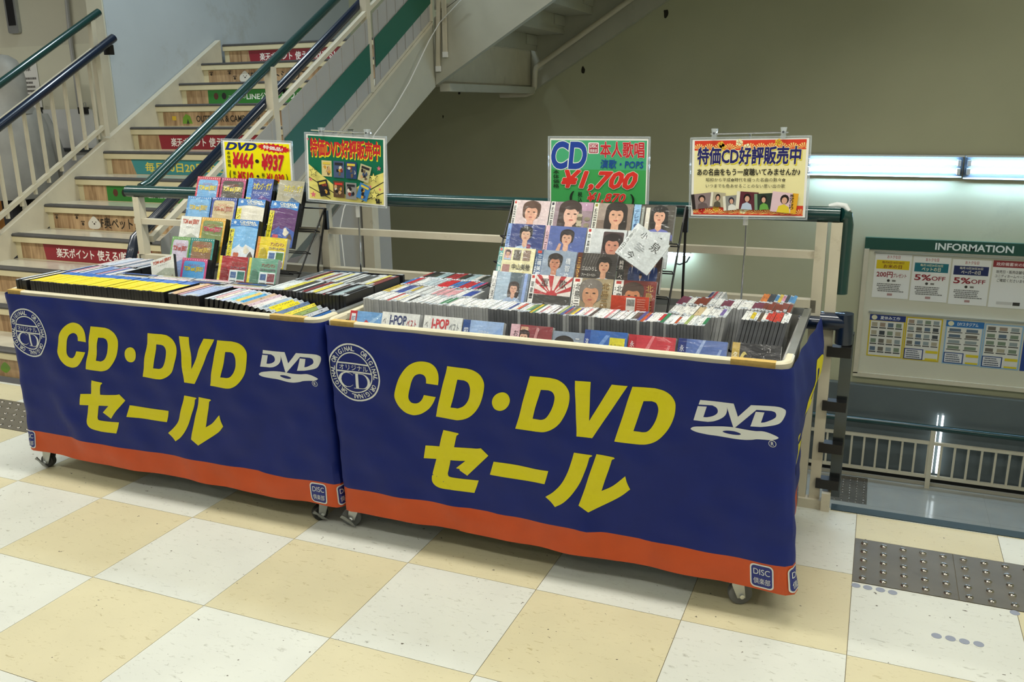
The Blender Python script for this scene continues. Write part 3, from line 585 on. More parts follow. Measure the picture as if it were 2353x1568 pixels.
def flyer(bg_, head, title, cols, rows, box):
    def d(p):
        p.rect(0, 0, 1, 1, bg_); p.rect(.04, .03, .96, .85 if head else .97, '#dad9d2')
        if head: p.rect(0, .86, 1, 1, head); p.poly(ell(.13, .93, .08, .055), '#dcd8b8'); p.text(title, (.3, .89, .85, .97), '#eef0ee', .02)
        rr = random.Random(len(title)+cols); y1 = .83 if head else .95; y0 = .3 if box else .06; cw_, rh = .9/cols, (y1-y0)/rows
        for a in range(cols):
            for b in range(rows):
                x, y = .05+a*cw_, y0+b*rh; p.rect(x+cw_*.12, y+rh*.42, x+cw_*.8, y+rh*.92, rr.choice(['#8f9a9c', '#6f6a62', '#a9a08a', '#5d6f82', '#7a8a76', '#9c8a7a', '#42474c']), keep=(a+b > 0)); 
        p.k += 1
        for a in range(cols):
            for b in range(rows): x, y = .05+a*cw_, y0+b*rh; p.rect(x+cw_*.06, y+rh*.2, x+cw_*.9, y+rh*.34, '#3d3d3b', True)
        if box: p.rect(.03, .02, .56, .27, box); p.rect(.06, .04, .53, .25, '#d9d9dc'); p.lines(.08, .05, .5, .24, 4, '#4c5566', 5); p.rect(.62, .19, .95, .25, '#d8c52a'); p.rect(.62, .03, .95, .07, '#d8c52a')
    return d
poster(1.80, -.825, .30, .395, 'yellow-edged flyer of many small products with a navy heading', flyer('#cdb62c', '#27397a', '夏休み工作', 4, 4, None))
poster(2.104, -.83, .30, .40, 'yellow-edged flyer of small products with a boxed notice below', flyer('#cdb62c', None, '', 4, 4, '#26356e'))
poster(2.43, -.835, .30, .40, 'pale blue flyer with a blue DIY heading', flyer('#8fb2cf', '#2e6fb0', 'DIYスタジアム', 2, 4, '#26467e'))
poster(2.735, -.84, .30, .40, 'pale blue flyer of tools without a heading', flyer('#8fb2cf', None, '', 3, 4, '#26467e'))
poster(3.045, -.84, .30, .40, 'dark blue flyer with a yellow van at the far right', lambda p: (p.rect(0, 0, 1, 1, '#23408a'), p.rect(.15, .6, .9, .78, '#d8c52a'), p.rect(.15, .05, .95, .25, '#d8cf8a'), p.lines(.15, .3, .9, .55, 3, '#dfe3ea', 2)))
# ================================================================== HALL ON THE LEFT
YH = 3.18
t = thing('lift_indicator', 'tall black lift indicator in a silver frame on the hall wall', 'indicator', (-4.7, YH, 2.05)); P_ = PT(t)
pA, pB = Py(27, 78, YH), Py(52, 78, YH)
P_(MB().prism(rrect(pA.x, pA.z, pB.x, pA.z+.75, .02), lambda a, b, h: V((a, YH-h, b)), .03), 'frame', M_ZINC); P_(MB().box((pA.x+.022, YH-.034, pA.z+.06), (pB.x-.022, YH-.029, pA.z+.72)), 'screen', M_BLACK)
tag(MB().tube([Py(150, -30, YH-.03), Py(163, 100, YH-.03), Py(183, 250, YH-.03)], .016, 8).build('conduit', mat('conduit_grey', '#a5a6a6', .4), None, True), 'grey vertical conduit on the cream hall wall', 'conduit')
struct(MB().box((-7.2, YH-.006, 0), (-3.755, YH-.001, 1.96)).build('trim_1', mat('wall_lower_paint', '#d6d5c0', .6)))
a, b = Py(88, 252, YH-.06), Py(212, 252, YH-.06)
t = thing('whiteboard', 'white board sheet hanging from clips on the hall wall', 'board', (a.x, YH-.06, .6)); P_ = PT(t)
P_(MB().prism(rrect(a.x, .55, b.x, a.z, .04), lambda x, y, h: V((x, YH-.06+h, y)), .02), 'sheet', mat('white_sheet', '#d9dcdb', .35))
for px in (90, 186, 196):
    c = Py(px, 250, YH-.07); P_(MB().box(c+V((-.022, -.012, -.04)), c+V((.022, .02, .012))), 'clip', M_BLACK); P_(MB().tube([c+V((-.012, 0, .01)), c+V((-.012, 0, .045)), c+V((.012, 0, .045)), c+V((.012, 0, .01))], .003, 6), 'clip_wire', M_CHROME, True)
a = Py(22, 138, YH-.012)
t = thing('notice_paper', 'white notice paper taped to the hall wall behind the hooded person', 'notice', (a.x, YH-.012, a.z-.45)); B('sheet', (0, -.001, 0), (.30, 0, .42), M_PAPER, t); p = PR(.30, .42); p.text('お客様', (.15, .85, .75, .96), '#33312e', .02); p.lines(.2, .2, .95, .75, 7, '#6c6a66', 4); p.build('print', t, Matrix.Translation((0, -.0012, 0))@Matrix.Rotation(math.pi/2, 4, 'X'))
tag(MB().tube([(-6.4, YH-.1, 1.14), (-3.76, YH-.1, 1.14)], .018, 10).build('guard_bar', mat('dark_grey_bar', '#3c4244', .35), None, True), 'dark grey horizontal guard bar in front of the hall wall', 'guard bar')
struct(B('trim_2', (-5.6, YH-.03, 0), (-5.12, YH-.007, 2.1), mat('orange_wood', '#a9773f', .5, var=.15, vscale=8)))
# ------------------------------------------------------------------ person
pc = Py(30, 300, 2.62); PXY = V((pc.x, 2.62, 0))
per = thing('person', 'person in a pale grey hooded rain jacket, hood up, beyond the left stair railing', 'person', PXY)
def skin(name, pts, edges, rad, m_, parent):
    me = bpy.data.meshes.new(name); me.from_pydata(pts, edges, []); me.materials.append(m_); o = obj(name, me, parent)
    o.modifiers.new('skin', 'SKIN'); sv = me.skin_vertices[0].data
    for i, r in enumerate(rad): sv[i].radius = r if isinstance(r, tuple) else (r, r)
    sv[0].use_root = True; s_ = o.modifiers.new('sub', 'SUBSURF'); s_.levels = 2; s_.render_levels = 2
    me.polygons.foreach_set('use_smooth', [True]*len(me.polygons)); return o
pp = [(0,0,.95),(0,0,1.18),(0,.0,1.40),(0,.0,1.50),(-.03,0,1.62),(-.03,0,1.74), (0,.09,.90),(.01,.10,.50),(0,.11,.08),(-.14,.12,.04), (0,-.09,.90),(-.02,-.10,.50),(.04,-.11,.08),(-.10,-.12,.04),
      (0,.19,1.42),(.03,.24,1.15),(-.06,.25,.92),(-.10,.25,.83), (0,-.19,1.42),(.02,-.24,1.15),(-.07,-.25,.92),(-.11,-.25,.83)]
pe = [(0,1),(1,2),(2,3),(3,4),(4,5),(0,6),(6,7),(7,8),(8,9),(0,10),(10,11),(11,12),(12,13),(2,14),(14,15),(15,16),(16,17),(2,18),(18,19),(19,20),(20,21)]
pr_ = [(.13,.15),(.12,.14),(.12,.15),.055,(.085,.075),.05,.085,.058,.045,.04,.085,.058,.045,.04,.06,.048,.034,.028,.06,.048,.034,.028]
skin('body', pp, pe, pr_, mat('dark_clothes', '#2c2c30', .8), per)
M_JK = mat('rain_jacket', '#93928b', .6, var=.10, vscale=9, bump=1.0, bscale=9)
def ring(cx, cy, z, rx, ry, n=28, wob=0, ph=0): return [V((cx+rx*math.cos(2*math.pi*k/n)*(1+wob*math.sin(7*2*math.pi*k/n+ph)), cy+ry*math.sin(2*math.pi*k/n)*(1+wob*math.sin(5*2*math.pi*k/n+ph)), z)) for k in range(n)]
jk = MB().loft([ring(0, 0, .80, .20, .27, wob=.03), ring(.01, 0, .86, .205, .275, wob=.03, ph=1), ring(.015, 0, 1.02, .195, .265, wob=.03, ph=2), ring(.01, 0, 1.2, .185, .26, wob=.02, ph=2.6), ring(.01, 0, 1.36, .17, .255, wob=.012), ring(.005, 0, 1.45, .14, .22), ring(0, 0, 1.50, .10, .14), ring(-.01, 0, 1.53, .09, .10)], cap=False)
jo = jk.build('jacket', M_JK, per, True)
for s_ in (1, -1):
    MB().loft([ring(0, s_*.20, 1.43, .085, .075), ring(.02, s_*.255, 1.28, .08, .07, wob=.03), ring(.03, s_*.285, 1.12, .078, .066, wob=.03, ph=1), ring(-.03, s_*.29, .98, .07, .06, wob=.03), ring(-.07, s_*.285, .88, .062, .055)], cap=False).build('sleeve', M_JK, jo, True)
hd = MB().loft([ring(0, 0, 1.43, .16, .20, wob=.02), ring(.005, 0, 1.48, .15, .17, wob=.03), ring(.01, 0, 1.53, .14, .135, wob=.03), ring(.015, 0, 1.60, .15, .125, wob=.01, ph=1), ring(.01, 0, 1.68, .155, .13), ring(.0, 0, 1.76, .145, .125), ring(-.01, 0, 1.82, .115, .10), ring(-.02, 0, 1.855, .06, .055), ring(-.02, 0, 1.862, .015, .015)]).build('hood', M_JK, per, True)
B('hem_label', (-.02, -.288, .87), (.06, -.282, .892), M_BLACK, jo)
per.rotation_euler.z = math.radians(-12)
# shelving glimpse at the far left
tag(MB().box((-6.0, 2.7, .3), (-5.4, 3.05, 1.6)).build('wooden_shelf', mat('orange_shelf', '#b0803f', .5, var=.12, vscale=6)), 'orange wooden shelf edge at the far left behind the railing', 'shelf')
# ================================================================== CARTS
ZR = .765; ZF = .655; YF, YBK = .118, .84
CARTS = {'L': (-1.405, .083), 'R': (.098, 1.592)}
def caster(parent, x, y, ang, m_wheel, big=1):
    c = bpy.data.objects.new('caster', None); COL.objects.link(c); c.parent = parent; c.matrix_parent_inverse = Matrix.Translation(-V(parent.location)); c.location = (x, y, 0); c.rotation_euler.z = ang
    r = .036*big; n = 20
    prof = [(-.013, r*.55), (-.014, r*.8), (-.011, r*.96), (0, r), (.011, r*.96), (.014, r*.8), (.013, r*.55)]
    MB().loft([[V((r0*math.cos(2*math.pi*k/n), yy, r+r0*math.sin(2*math.pi*k/n))) for k in range(n)] for yy, r0 in prof]).build('wheel', m_wheel, c, True)
    f = MB()
    for s_ in (-1, 1):
        f.prism([(-.012, r-.008), (.012, r-.008), (.030, .072), (.030, .080), (-.005, .080)], lambda a, b, h: V((a, s_*.019+h*s_, b)), .003)
    f.box((-.012, -.024, .080), (.038, .024, .0855)); f.build('fork', M_ZINC, c)
    MB().tube([(0, -.03, r), (0, .03, r)], .007, 10).build('axle', M_CHROME, c, True)
    MB().prism([(-.036, .046), (-.028, .054), (-.014, r+.010), (.010, r-.012), (.020, .010), (.012, .010), (-.004, r-.012), (-.022, .038)], lambda a, b, h: V((a, -.03-h, b)), .006).build('brake_lever', mat('worn_metal', '#8d8f8c', .45, metal=.7), c)
def rrail(x0, x1, y0, w_, h_, r=.04, leg=.10):
    pts = [V((x0, y0+leg, 0))]+[V((x0+r-r*math.cos(a), y0+r-r*math.sin(a), 0)) for a in [math.pi/2*k/6 for k in range(7)]]
    pts += [V((x1-r+r*math.sin(a), y0+r-r*math.cos(a), 0)) for a in [math.pi/2*k/6 for k in range(7)]]+[V((x1, y0+leg, 0))]
    mb = MB(); rings = []
    for i, p in enumerate(pts):
        d = (pts[min(i+1, len(pts)-1)]-pts[max(i-1, 0)]).normalized(); nn = V((d.y, -d.x, 0))
        prof = [(-w_/2, -h_), (w_/2, -h_), (w_/2, -h_*.25), (w_*.3, 0), (-w_*.3, 0), (-w_/2, -h_*.25)]
        rings.append([p+nn*a+V((0, 0, ZR+b)) for a, b in prof])
    return mb.loft(rings)
for key, (x0, x1) in CARTS.items():
    side = 'left' if key == 'L' else 'right'
    c = thing('sales_cart', {'L': 'wheeled sales cart on the left, filled with DVD cases and draped with a blue banner', 'R': 'wheeled sales cart on the right, filled with CD cases and draped with a blue banner'}[key], 'sales cart', ((x0+x1)/2, .48, 0)); P_ = PT(c)
    P_(rrail(x0+.012, x1-.012, YF+.012, .024, .020), 'front_rim', M_RIM, True)
    for s_, xx in ((0, x0+.012), (1, x1-.012)):
        P_(MB().box((xx-.011, YF+.112, ZR-.024), (xx+.011, YBK, ZR-.002)), 'side_rim', M_ZINC if s_ else M_RIM); P_(MB().box((xx-.009, YF+.09, ZR-.03), (xx+.009, YF+.14, ZR-.003)), 'black_joint', M_BLACK)
        xs_ = xx+(.018 if s_ == 0 else -.018); P_(MB().box((xs_-.004, YF+.03, .5), (xs_+.004, YBK-.026, ZR-.025)), 'side_panel', M_GREY)
    for xx in ((x1-.20, x1-.06) if key == 'L' else (x0+.03, x0+.12), (x0+.02, x0+.09) if key == 'L' else (x1-.16, x1-.04)): P_(MB().box((xx[0], YF-.0006, ZR-.0205), (xx[1], YF+.0246, ZR+.0006)), 'corner_tape', M_TAPE)
    P_(MB().box((x0+.012, YBK-.011, ZR-.024), (x1-.012, YBK, ZR-.002)), 'back_rim', M_ZINC)
    P_(MB().box((x0+.07, YF+.005, .14), (x1-.04, YF+.011, ZR-.022)), 'front_panel', M_GREY); P_(MB().box((x0+.07, YBK-.012, .14), (x1-.04, YBK-.004, ZR-.026)), 'back_panel', M_GREY)
    P_(MB().box((x0+.036, YF+.014, ZF-.02), (x1-.036, YBK-.014, ZF)), 'tray_floor', M_GREY); P_(MB().box((x0+.07, YF+.03, .0865), (x1-.04, YBK-.03, .11)), 'base', M_ZINC)
    if key == 'L': cl = [(x0+.05, .155, .25, .8, M_DRUB), (x1-.085, .16, .9, .8, M_DRUB), (x0+.05, .80, .3, .8, M_DRUB), (x1-.06, .80, .3, .8, M_DRUB)]
    else: cl = [(x0+.035, .165, .35, 1, M_RUBBER), (x1-.10, .155, -2.75, 1, M_RUBBER), (x0+.06, .80, .3, 1, M_RUBBER), (x1-.06, .80, .3, 1, M_RUBBER)]
    for x, y, a, big, mw in cl: caster(c, x, y, a, mw, big)
# ------------------------------------------------------------------ banners
RC = .03; DS, DV = .02, .0175; VT, VO, VB = .7525, .175, .0875
class Banner:
    def __init__(s, x0, W, fa, fb, folds, seed): s.x0, s.W, s.fa, s.fb, s.folds, s.ph = x0+RC, W-2*RC, fa, fb, folds, seed
    def flare(s, u, v):
        t = max(0, min(1, u/s.W)); return (VT-v)/(VT-VB)*(s.fa+(s.fb-s.fa)*t)
    def disp(s, u, v):
        return max(-.004, 1.7*s.disp0(u, v)+.004)
    def disp0(s, u, v):
        fb = (VT-v)/(VT-VB); d = .0035*fb*math.sin(u*9+s.ph)+.003*fb*math.sin(u*21+s.ph*2+v*5)+.0012*math.sin(u*37+v*31+s.ph)+.0008*math.sin(v*70+u*9)
        for a, b, c, e, amp, wd in s.folds:
            A, Bv = V((a, b)), V((c, e)); ab = Bv-A; t = max(0, min(1, (V((u, v))-A).dot(ab)/ab.length_squared)); q = (V((u, v))-(A+ab*t)).length
            d += amp*math.exp(-(q/wd)**2)*(.4+.6*t)
        return d
    def P(s, u, v, off=0):
        L_ = RC*math.pi/2; fl_ = s.flare(u, v); d = s.disp(u, v)+off+.002; yf = YF-.006
        def arc(dd):
            if dd < L_: a = dd/RC; return RC*math.sin(a), RC*(1-math.cos(a)), math.sin(a), math.cos(a)
            return RC, RC+dd-L_, 1, 0
        if u > s.W:
            x, y, nx, ny = arc(u-s.W); dd = u-s.W; bul = .05*max(0, math.sin(min(1, dd/.72)*math.pi*.62))*math.exp(-((v-.63)/.16)**2)*(dd/.6 if dd < .6 else 1)
            return V((s.x0+s.W+x+fl_*max(.0, 1-dd/.9)+nx*d*.9+bul-.02*(VT-v)/(VT-VB)*min(1, dd/.3), yf+y-ny*d, v))
        if u < 0:
            x, y, nx, ny = arc(-u); return V((s.x0-x+fl_-nx*d*.3, yf+y-ny*d, v))
        return V((s.x0+u+fl_, yf-d, v))
    def inv(s, p): # world point on the banner plane -> (u, v)
        v = p.z; k = (VT-v)/(VT-VB); return ((p.x-s.x0-k*s.fa)/(1+k*(s.fb-s.fa)/s.W), v)
    def cloth(s, name, parent, u0, u1, v0, v1, m_):
        mb = MB(); nu = int(round((u1-u0)/DS)); nv = int(round((v1-v0)/DV)); vs = [s.P(u0+i*DS, v0+j*DV) for j in range(nv+1) for i in range(nu+1)]
        fs = [(j*(nu+1)+i, j*(nu+1)+i+1, (j+1)*(nu+1)+i+1, (j+1)*(nu+1)+i) for j in range(nv) for i in range(nu)]
        mb.add(vs, fs); o = mb.build(name, m_, parent, True); o.matrix_parent_inverse = Matrix.Translation(-V(parent.location)); return o
    def art(s, name, parent, shapes, off, m_=None):
        # shapes: (verts2d, faces, colour, layer)
        mb = MB()
        for vs, fs, col, lay in shapes:
            bm = bmesh.new(); bv = [bm.verts.new((x, y, 0)) for x, y in vs]
            for f in fs:
                try: bm.faces.new([bv[i] for i in f])
                except Exception: pass
            us = [x for x, y in vs]; ys = [y for x, y in vs]
            for ax, lo, hi, st_ in ((0, min(us), max(us), DS), (1, min(ys), max(ys), DV)):
                k = math.ceil(lo/st_)
                while k*st_ < hi:
                    co = (k*st_, 0, 0) if ax == 0 else (0, k*st_, 0); bmesh.ops.bisect_plane(bm, geom=bm.verts[:]+bm.edges[:]+bm.faces[:], plane_co=co, plane_no=(1, 0, 0) if ax == 0 else (0, 1, 0), dist=1e-6); k += 1
            bm.verts.index_update(); mb.add([s.P(q.co.x, q.co.y, off+lay*.0004) for q in bm.verts], [[q.index for q in f.verts] for f in bm.faces], 0, lin(col)); bm.free()
        o = mb.build(name, m_ or M_CLOTH_INK, parent); o.matrix_parent_inverse = Matrix.Translation(-V(parent.location)); return o
def holed(outer, holes=()):
    from mathutils.geometry import tessellate_polygon
    loops = [[V((x, y, 0)) for x, y in outer]]+[[V((x, y, 0)) for x, y in h] for h in holes]
    vs = [(p.x, p.y) for l in loops for p in l]; fs = []
    for t_ in tessellate_polygon(loops): fs.append(tuple(t_))
    return vs, fs
def ringshape(cx, cy, r0, r1, n=40):
    vs = ell(cx, cy, r0, r0, n)+ell(cx, cy, r1, r1, n); return vs, [(i, (i+1) % n, n+(i+1) % n, n+i) for i in range(n)]
def ptext(t, cx, cy, w_, h_, bold=.012, rot=0, slant=0):
    vs, fs, bb = glyphs(t, bold, slant); kx, ky = w_/(bb[2]-bb[0]), h_/(bb[3]-bb[1]); mx, my = (bb[0]+bb[2])/2, (bb[1]+bb[3])/2; c, n = math.cos(rot), math.sin(rot)
    return [(cx+(x-mx)*kx*c-(y-my)*ky*n, cy+(x-mx)*kx*n+(y-my)*ky*c) for x, y, _ in vs], fs
K = 1
C1 = lambda l: [((890+p[0]/5.8075, 810+p[1]/5.8075)+tuple(p[2:])) for p in l]
C2 = lambda l: [((1180+p[0]/5.8075, 840+p[1]/5.8075)+tuple(p[2:])) for p in l]
C3 = lambda l: [((950+p[0]/4.525, 970+p[1]/4.525)+tuple(p[2:])) for p in l]
C4 = lambda l: [((1570+p[0]/7.84, 890+p[1]/7.84)+tuple(p[2:])) for p in l]
LETTERS = [
 ('letter_c', [C1([(690,430,K),(695,350),(680,270),(640,195),(570,140),(460,117),(360,135),(270,190),(190,290),(145,390),(120,520),(122,600),(165,705),(240,785),(320,822),(390,832),(470,812),(560,750),(620,670),(655,592,K),(490,570,K),(465,630),(425,668),(380,677),(330,660),(297,610),(292,550),(305,460),(330,380),(375,310),(440,282),(500,298),(530,345),(530,408,K)])]),
 ('letter_d', [C1([(806,180,K),(1070,210,K),(1160,240),(1240,300),(1290,390),(1300,470),(1285,570),(1240,690),(1170,800),(1080,870),(960,897),(870,888,K),(650,857,K)]), C1([(942,360,K),(1035,370,K),(1085,400),(1112,460),(1112,530),(1085,630),(1030,710),(960,740),(920,736,K),(857,727,K)])]),
 ('dot', [C1([(1545,530),(1610,555),(1643,620),(1630,690),(1580,752),(1510,775),(1440,750),(1407,680),(1420,605),(1470,550)])]),
 ('letter_d', [C2([(230,135,K),(500,160,K),(600,185),(690,245),(745,330),(755,420),(735,540),(690,660),(620,770),(530,840),(420,877),(310,873,K),(38,832,K)]), C2([(372,320,K),(470,328,K),(520,350),(548,400),(550,460),(530,550),(490,635),(440,695),(385,715),(340,712,K),(265,702,K)])]),
 ('letter_v', [C2([(828,200,K),(1033,218,K),(1017,735,K),(1318,250,K),(1530,270,K),(1050,972,K),(845,943,K)])]),
 ('letter_d', [C2([(1592,280,K),(1890,303,K),(2010,335),(2100,395),(2155,480),(2165,560),(2145,680),(2085,820),(2000,930),(1900,1010),(1790,1050),(1700,1055),(1640,1050,K),(1350,1010,K)]), C2([(1742,470,K),(1850,475,K),(1905,500),(1933,560),(1933,620),(1905,720),(1850,820),(1790,875),(1730,885),(1690,880,K),(1605,870,K)])]),
 ('katakana_se', [C3([(315,82,K),(470,112,K),(478,122),(455,138,K),(425,262,K),(620,268,K),(670,270),(712,265,K),(787,345,K),(557,562,K),(440,483,K),(545,402,K),(385,398,K),(353,540,K),(365,570),(420,585),(560,602),(680,608,K),(630,742,K),(400,713,K),(270,680),(210,635),(192,580),(200,520,K),(235,388,K),(103,380,K),(122,248,K),(270,255,K)])]),
 ('long_vowel_bar', [C3([(840,408,K),(1150,458,K),(1280,478,K),(1418,495,K),(1376,633,K),(1150,600,K),(803,542,K)])]),
 ('katakana_ru', [C3([(1678,310,K),(1850,342,K),(1862,352),(1833,368,K),(1800,480),(1740,620),(1660,740),(1570,825),(1482,873,K),(1440,820),(1383,767,K),(1470,710),(1550,630),(1610,520),(1645,420)])]),
 ('katakana_ru', [C3([(1905,333,K),(2085,365,K),(2095,378),(2065,393,K),(1957,717,K),(2080,660),(2203,565,K),(2220,630),(2252,705,K),(2150,780),(2000,855),(1880,910),(1823,935,K),(1728,855,K),(1745,810,K)])]),
]
LOGO = C4([(310,225,K),(917,282,K),(990,525,K),(1228,308,K),(1650,338,K),(1750,355),(1820,400),(1837,450),(1820,530),(1760,630),(1680,670),(1540,690),(1400,700,K),(1217,690,K),(1312,430,K),(1467,445,K),(1405,627,K),(1480,620),(1600,580),(1665,540),(1678,490),(1655,445),(1590,420,K),(1325,395,K),(940,718,K),(905,715,K),(790,350,K),(792,420),(760,500),(680,560),(560,600),(450,610,K),(192,583,K),(268,333,K),(427,345,K),(370,525,K),(440,528),(540,510),(610,470),(625,420),(600,365),(530,325,K),(282,305,K)])
DISC = C4([(135,745),(200,708),(340,698),(500,692),(700,698),(900,715),(1100,748),(1300,772),(1430,775),(1560,810),(1715,885),(1690,918),(1600,935),(1470,928),(1330,925),(1240,940),(1100,948),(950,938),(800,912),(620,875),(450,850),(270,815),(170,780)])
HOLE = C4([(712,793),(780,778),(900,788),(1000,815),(1040,843),(1000,860),(890,855),(780,830)])
bR = Banner(CARTS['R'][0], 1.494, .042, .055, [(1.3,.52,.95,.2,-.012,.05), (.12,.5,.5,.2,-.012,.05), (1.42,.4,1.2,.12,.006,.06), (.2,.6,.42,.14,.006,.05), (.8,.12,.86,.18,.005,.02)], 1.3)
bL = Banner(CARTS['L'][0], 1.488, .0, .045, [(1.38,.5,1.1,.2,-.014,.06), (1.36,.6,1.25,.15,.008,.06), (.08,.5,.2,.15,-.010,.05), (.03,.4,.45,.12,.006,.05)], 4.1)
YB_ = YF-.008
def to_uv(pts): return [bR.inv(Py(p[0], p[1], YB_)) for p in pts]
def contour(l): return to_uv(catmull(l, 6))
YEL, WHT, BLU = '#d9cf00', '#d6dad8', '#1d2a78'
ART_L = [(n, holed(contour(c[0]), [contour(h) for h in c[1:]])) for n, c in LETTERS]
def stamp(cx, cy, r):
    sh = [ringshape(cx, cy, r, r*.945)+(WHT, 0), ringshape(cx, cy, r*.70, r*.66)+(WHT, 0)]
    for y in (.31, .02):
        hw = r*math.sqrt(.68**2-y*y); sh.append((([(cx-hw, cy+r*(y-.025)), (cx+hw, cy+r*(y-.025)), (cx+hw, cy+r*(y+.025)), (cx-hw, cy+r*(y+.025))]), [(0,1,2,3)], WHT, 0))
    sh.append(ptext('オリジナル', cx, cy+r*.165, r*1.1, r*.19, .0)+(WHT, 0))
    # serif CD
    q = r*.5; ox, oy = cx-.31*r, cy-.26*r
    c_out = [(ox+q*.62*math.cos(a), oy+q*.52*math.sin(a)) for a in [math.radians(40+28*k) for k in range(11)]]; c_in = [(ox+q*.06+q*(.46 if 120 < math.degrees(a) % 360 < 250 else .56)*math.cos(a), oy+q*.47*math.sin(a)) for a in [math.radians(40+28*k) for k in range(11)]]
    n = len(c_out); sh.append((c_out+c_in, [(i, i+1, n+i+1, n+i) for i in range(n-1)], WHT, 0))
    dx, dy = cx+.26*r, cy-.28*r; hh = q*.52
    sh.append(([(dx-q*.62, dy-hh), (dx+q*.0, dy-hh), (dx+q*.0, dy-hh+.02*r), (dx-q*.62, dy-hh+.02*r)], [(0,1,2,3)], WHT, 0)); sh.append(([(dx-q*.62, dy+hh-.02*r), (dx, dy+hh-.02*r), (dx, dy+hh), (dx-q*.62, dy+hh)], [(0,1,2,3)], WHT, 0))
    sh.append(([(dx-q*.46, dy-hh), (dx-q*.26, dy-hh), (dx-q*.26, dy+hh), (dx-q*.46, dy+hh)], [(0,1,2,3)], WHT, 0))
    a_ = [math.radians(-90+18*k) for k in range(11)]; o_ = [(dx+q*.62*math.cos(a), dy+hh*math.sin(a)) for a in a_]; i_ = [(dx+q*.42*math.cos(a), dy+(hh-.02*r)*math.sin(a)) for a in a_]
    sh.append((o_+i_, [(k, k+1, 11+k+1, 11+k) for k in range(10)], WHT, 0))
    for base in (160, 65, -25, -115):
        for k, ch in enumerate('ORIGINAL'):
            a = math.radians(base-k*9.6-6); rr = r*.82; w_ = r*(.06 if ch == 'I' else .128); vs, fs, bb = glyphs(ch, .03)
            sh.append(ptext(ch, cx+rr*math.cos(a), cy+rr*math.sin(a), w_*(.35 if ch == 'I' else 1), r*.165, .03, a-math.pi/2)+(WHT, 0))
    return sh
def badge(cx, cy, w_=.066, h_=.075):
    sq = lambda k, r_: rrect(cx-w_/2*k, cy-h_/2*k, cx+w_/2*k, cy+h_/2*k, r_); f = lambda p: (p, tri(p))
    return [f(sq(1, .013))+(WHT, 0), f(sq(.88, .010))+(BLU, 1), ptext('DISC', cx, cy+.014, w_*.70, h_*.24, .0)+(WHT, 2), ptext('倶楽部', cx, cy-.015, w_*.72, h_*.26, .004)+(WHT, 2)]
def outline(vs_fs): return vs_fs
for key, bn in (('R', bR), ('L', bL)):
    x0, x1 = CARTS[key]
    t = thing('sale_banner', {'R': 'blue banner with yellow CD DVD sale lettering around the right cart', 'L': 'blue banner with yellow CD DVD sale lettering around the left cart'}[key], 'banner', ((x0+x1)/2, YF, VB))
    ue = bn.W+(.68 if key == 'R' else .22); ue = round(ue/DS)*DS
    fab = bn.cloth('blue_cloth', t, -.16, ue, VO, VT, M_BLUE); bn.cloth('orange_hem', t, -.16, ue, VB, VO, M_ORANGE)
    for n, (vs, fs) in ART_L: bn.art(n, t, [(vs, fs, YEL, 0)], .0012)
    lg = holed(contour(LOGO)); dk = holed(contour(DISC), [contour(HOLE)])
    bn.art('disc_logo', t, [lg+(WHT, 0), dk+(WHT, 0)], .0012)
    c = bR.inv(Py(1570+1612/7.84, 890+1003/7.84, YB_)); bn.art('registered_mark', t, [ringshape(c[0], c[1], .0105, .0090, 20)+(WHT, 0), ptext('R', c[0], c[1], .008, .011, .02)+(WHT, 0)], .0012)
    bn.art('round_stamp', t, stamp(.080, .598, .1), .0012)
    bn.art('shop_badge', t, badge(bn.W-.056, .132), .0012)
    if key == 'R':
        bn.art('shop_badge', t, badge(bn.W+.045, .132), .0012); bn.art('shop_badge', t, badge(bn.W+.60, .132), .0012)
        for n, (vs, fs) in (ART_L[1], ART_L[6], ART_L[5]): 
            mu = min(v[0] for v in vs); bn.art(n, t, [([(v[0]-mu+bn.W+{'letter_d': .42, 'katakana_se': .26}[n]+(.0 if vs is ART_L[1][1][0] else 0), v[1]) for v in vs], fs, YEL, 0)], .0012) if n != 'letter_d' or vs is ART_L[1][1][0] else None
    else: bn.art('shop_badge', t, badge(-.012, .137), .0012); bn.art('shop_badge', t, badge(bn.W+.05, .132), .0012)
# ================================================================== CASES STANDING IN ROWS
class Kind:
    def __init__(s, name, t, l, h, m_case, m_lab, cat):
        s.name, s.t, s.l, s.h, s.cat, s.m_lab = name, t, l, h, cat, m_lab
        def body(mm):
            me = MB().box((-t/2, -l/2, -h), (t/2, l/2, 0)).mesh(name, mm); bm = bmesh.new(); bm.from_mesh(me); bmesh.ops.bevel(bm, geom=bm.edges[:], offset=t*.12, segments=1, affect='EDGES'); bm.to_mesh(me); bm.free(); return me
        s.body = [body(mm) for mm in m_case]; s.lab = {}
    def label(s, mm):
        if mm.name not in s.lab: s.lab[mm.name] = MB().box((-s.t*.495, -s.l*.49, 0), (s.t*.495, s.l*.49, .0007)).mesh('spine_label', mm)
        return s.lab[mm.name]
    def put(s, x, y, z, lean, col, label, group, lab_mat=None, var=0, tilt=0, yaw=0):
        o = obj(s.name, s.body[var % len(s.body)]); o.location = (x, y, z); o.rotation_euler = (tilt, lean, yaw); tag(o, label, s.cat, group)
        c = obj('spine_label', s.label(lab_mat or s.m_lab), o); c.color = lin(col)+(1,); return o
DVD = Kind('dvd_case', .0142, .19, .135, [M_DVDCASE], M_DSP, 'DVD case'); CDK = Kind('cd_case', .0102, .125, .142, [M_CDCASE, M_CDDARK], M_CSP, 'CD case')
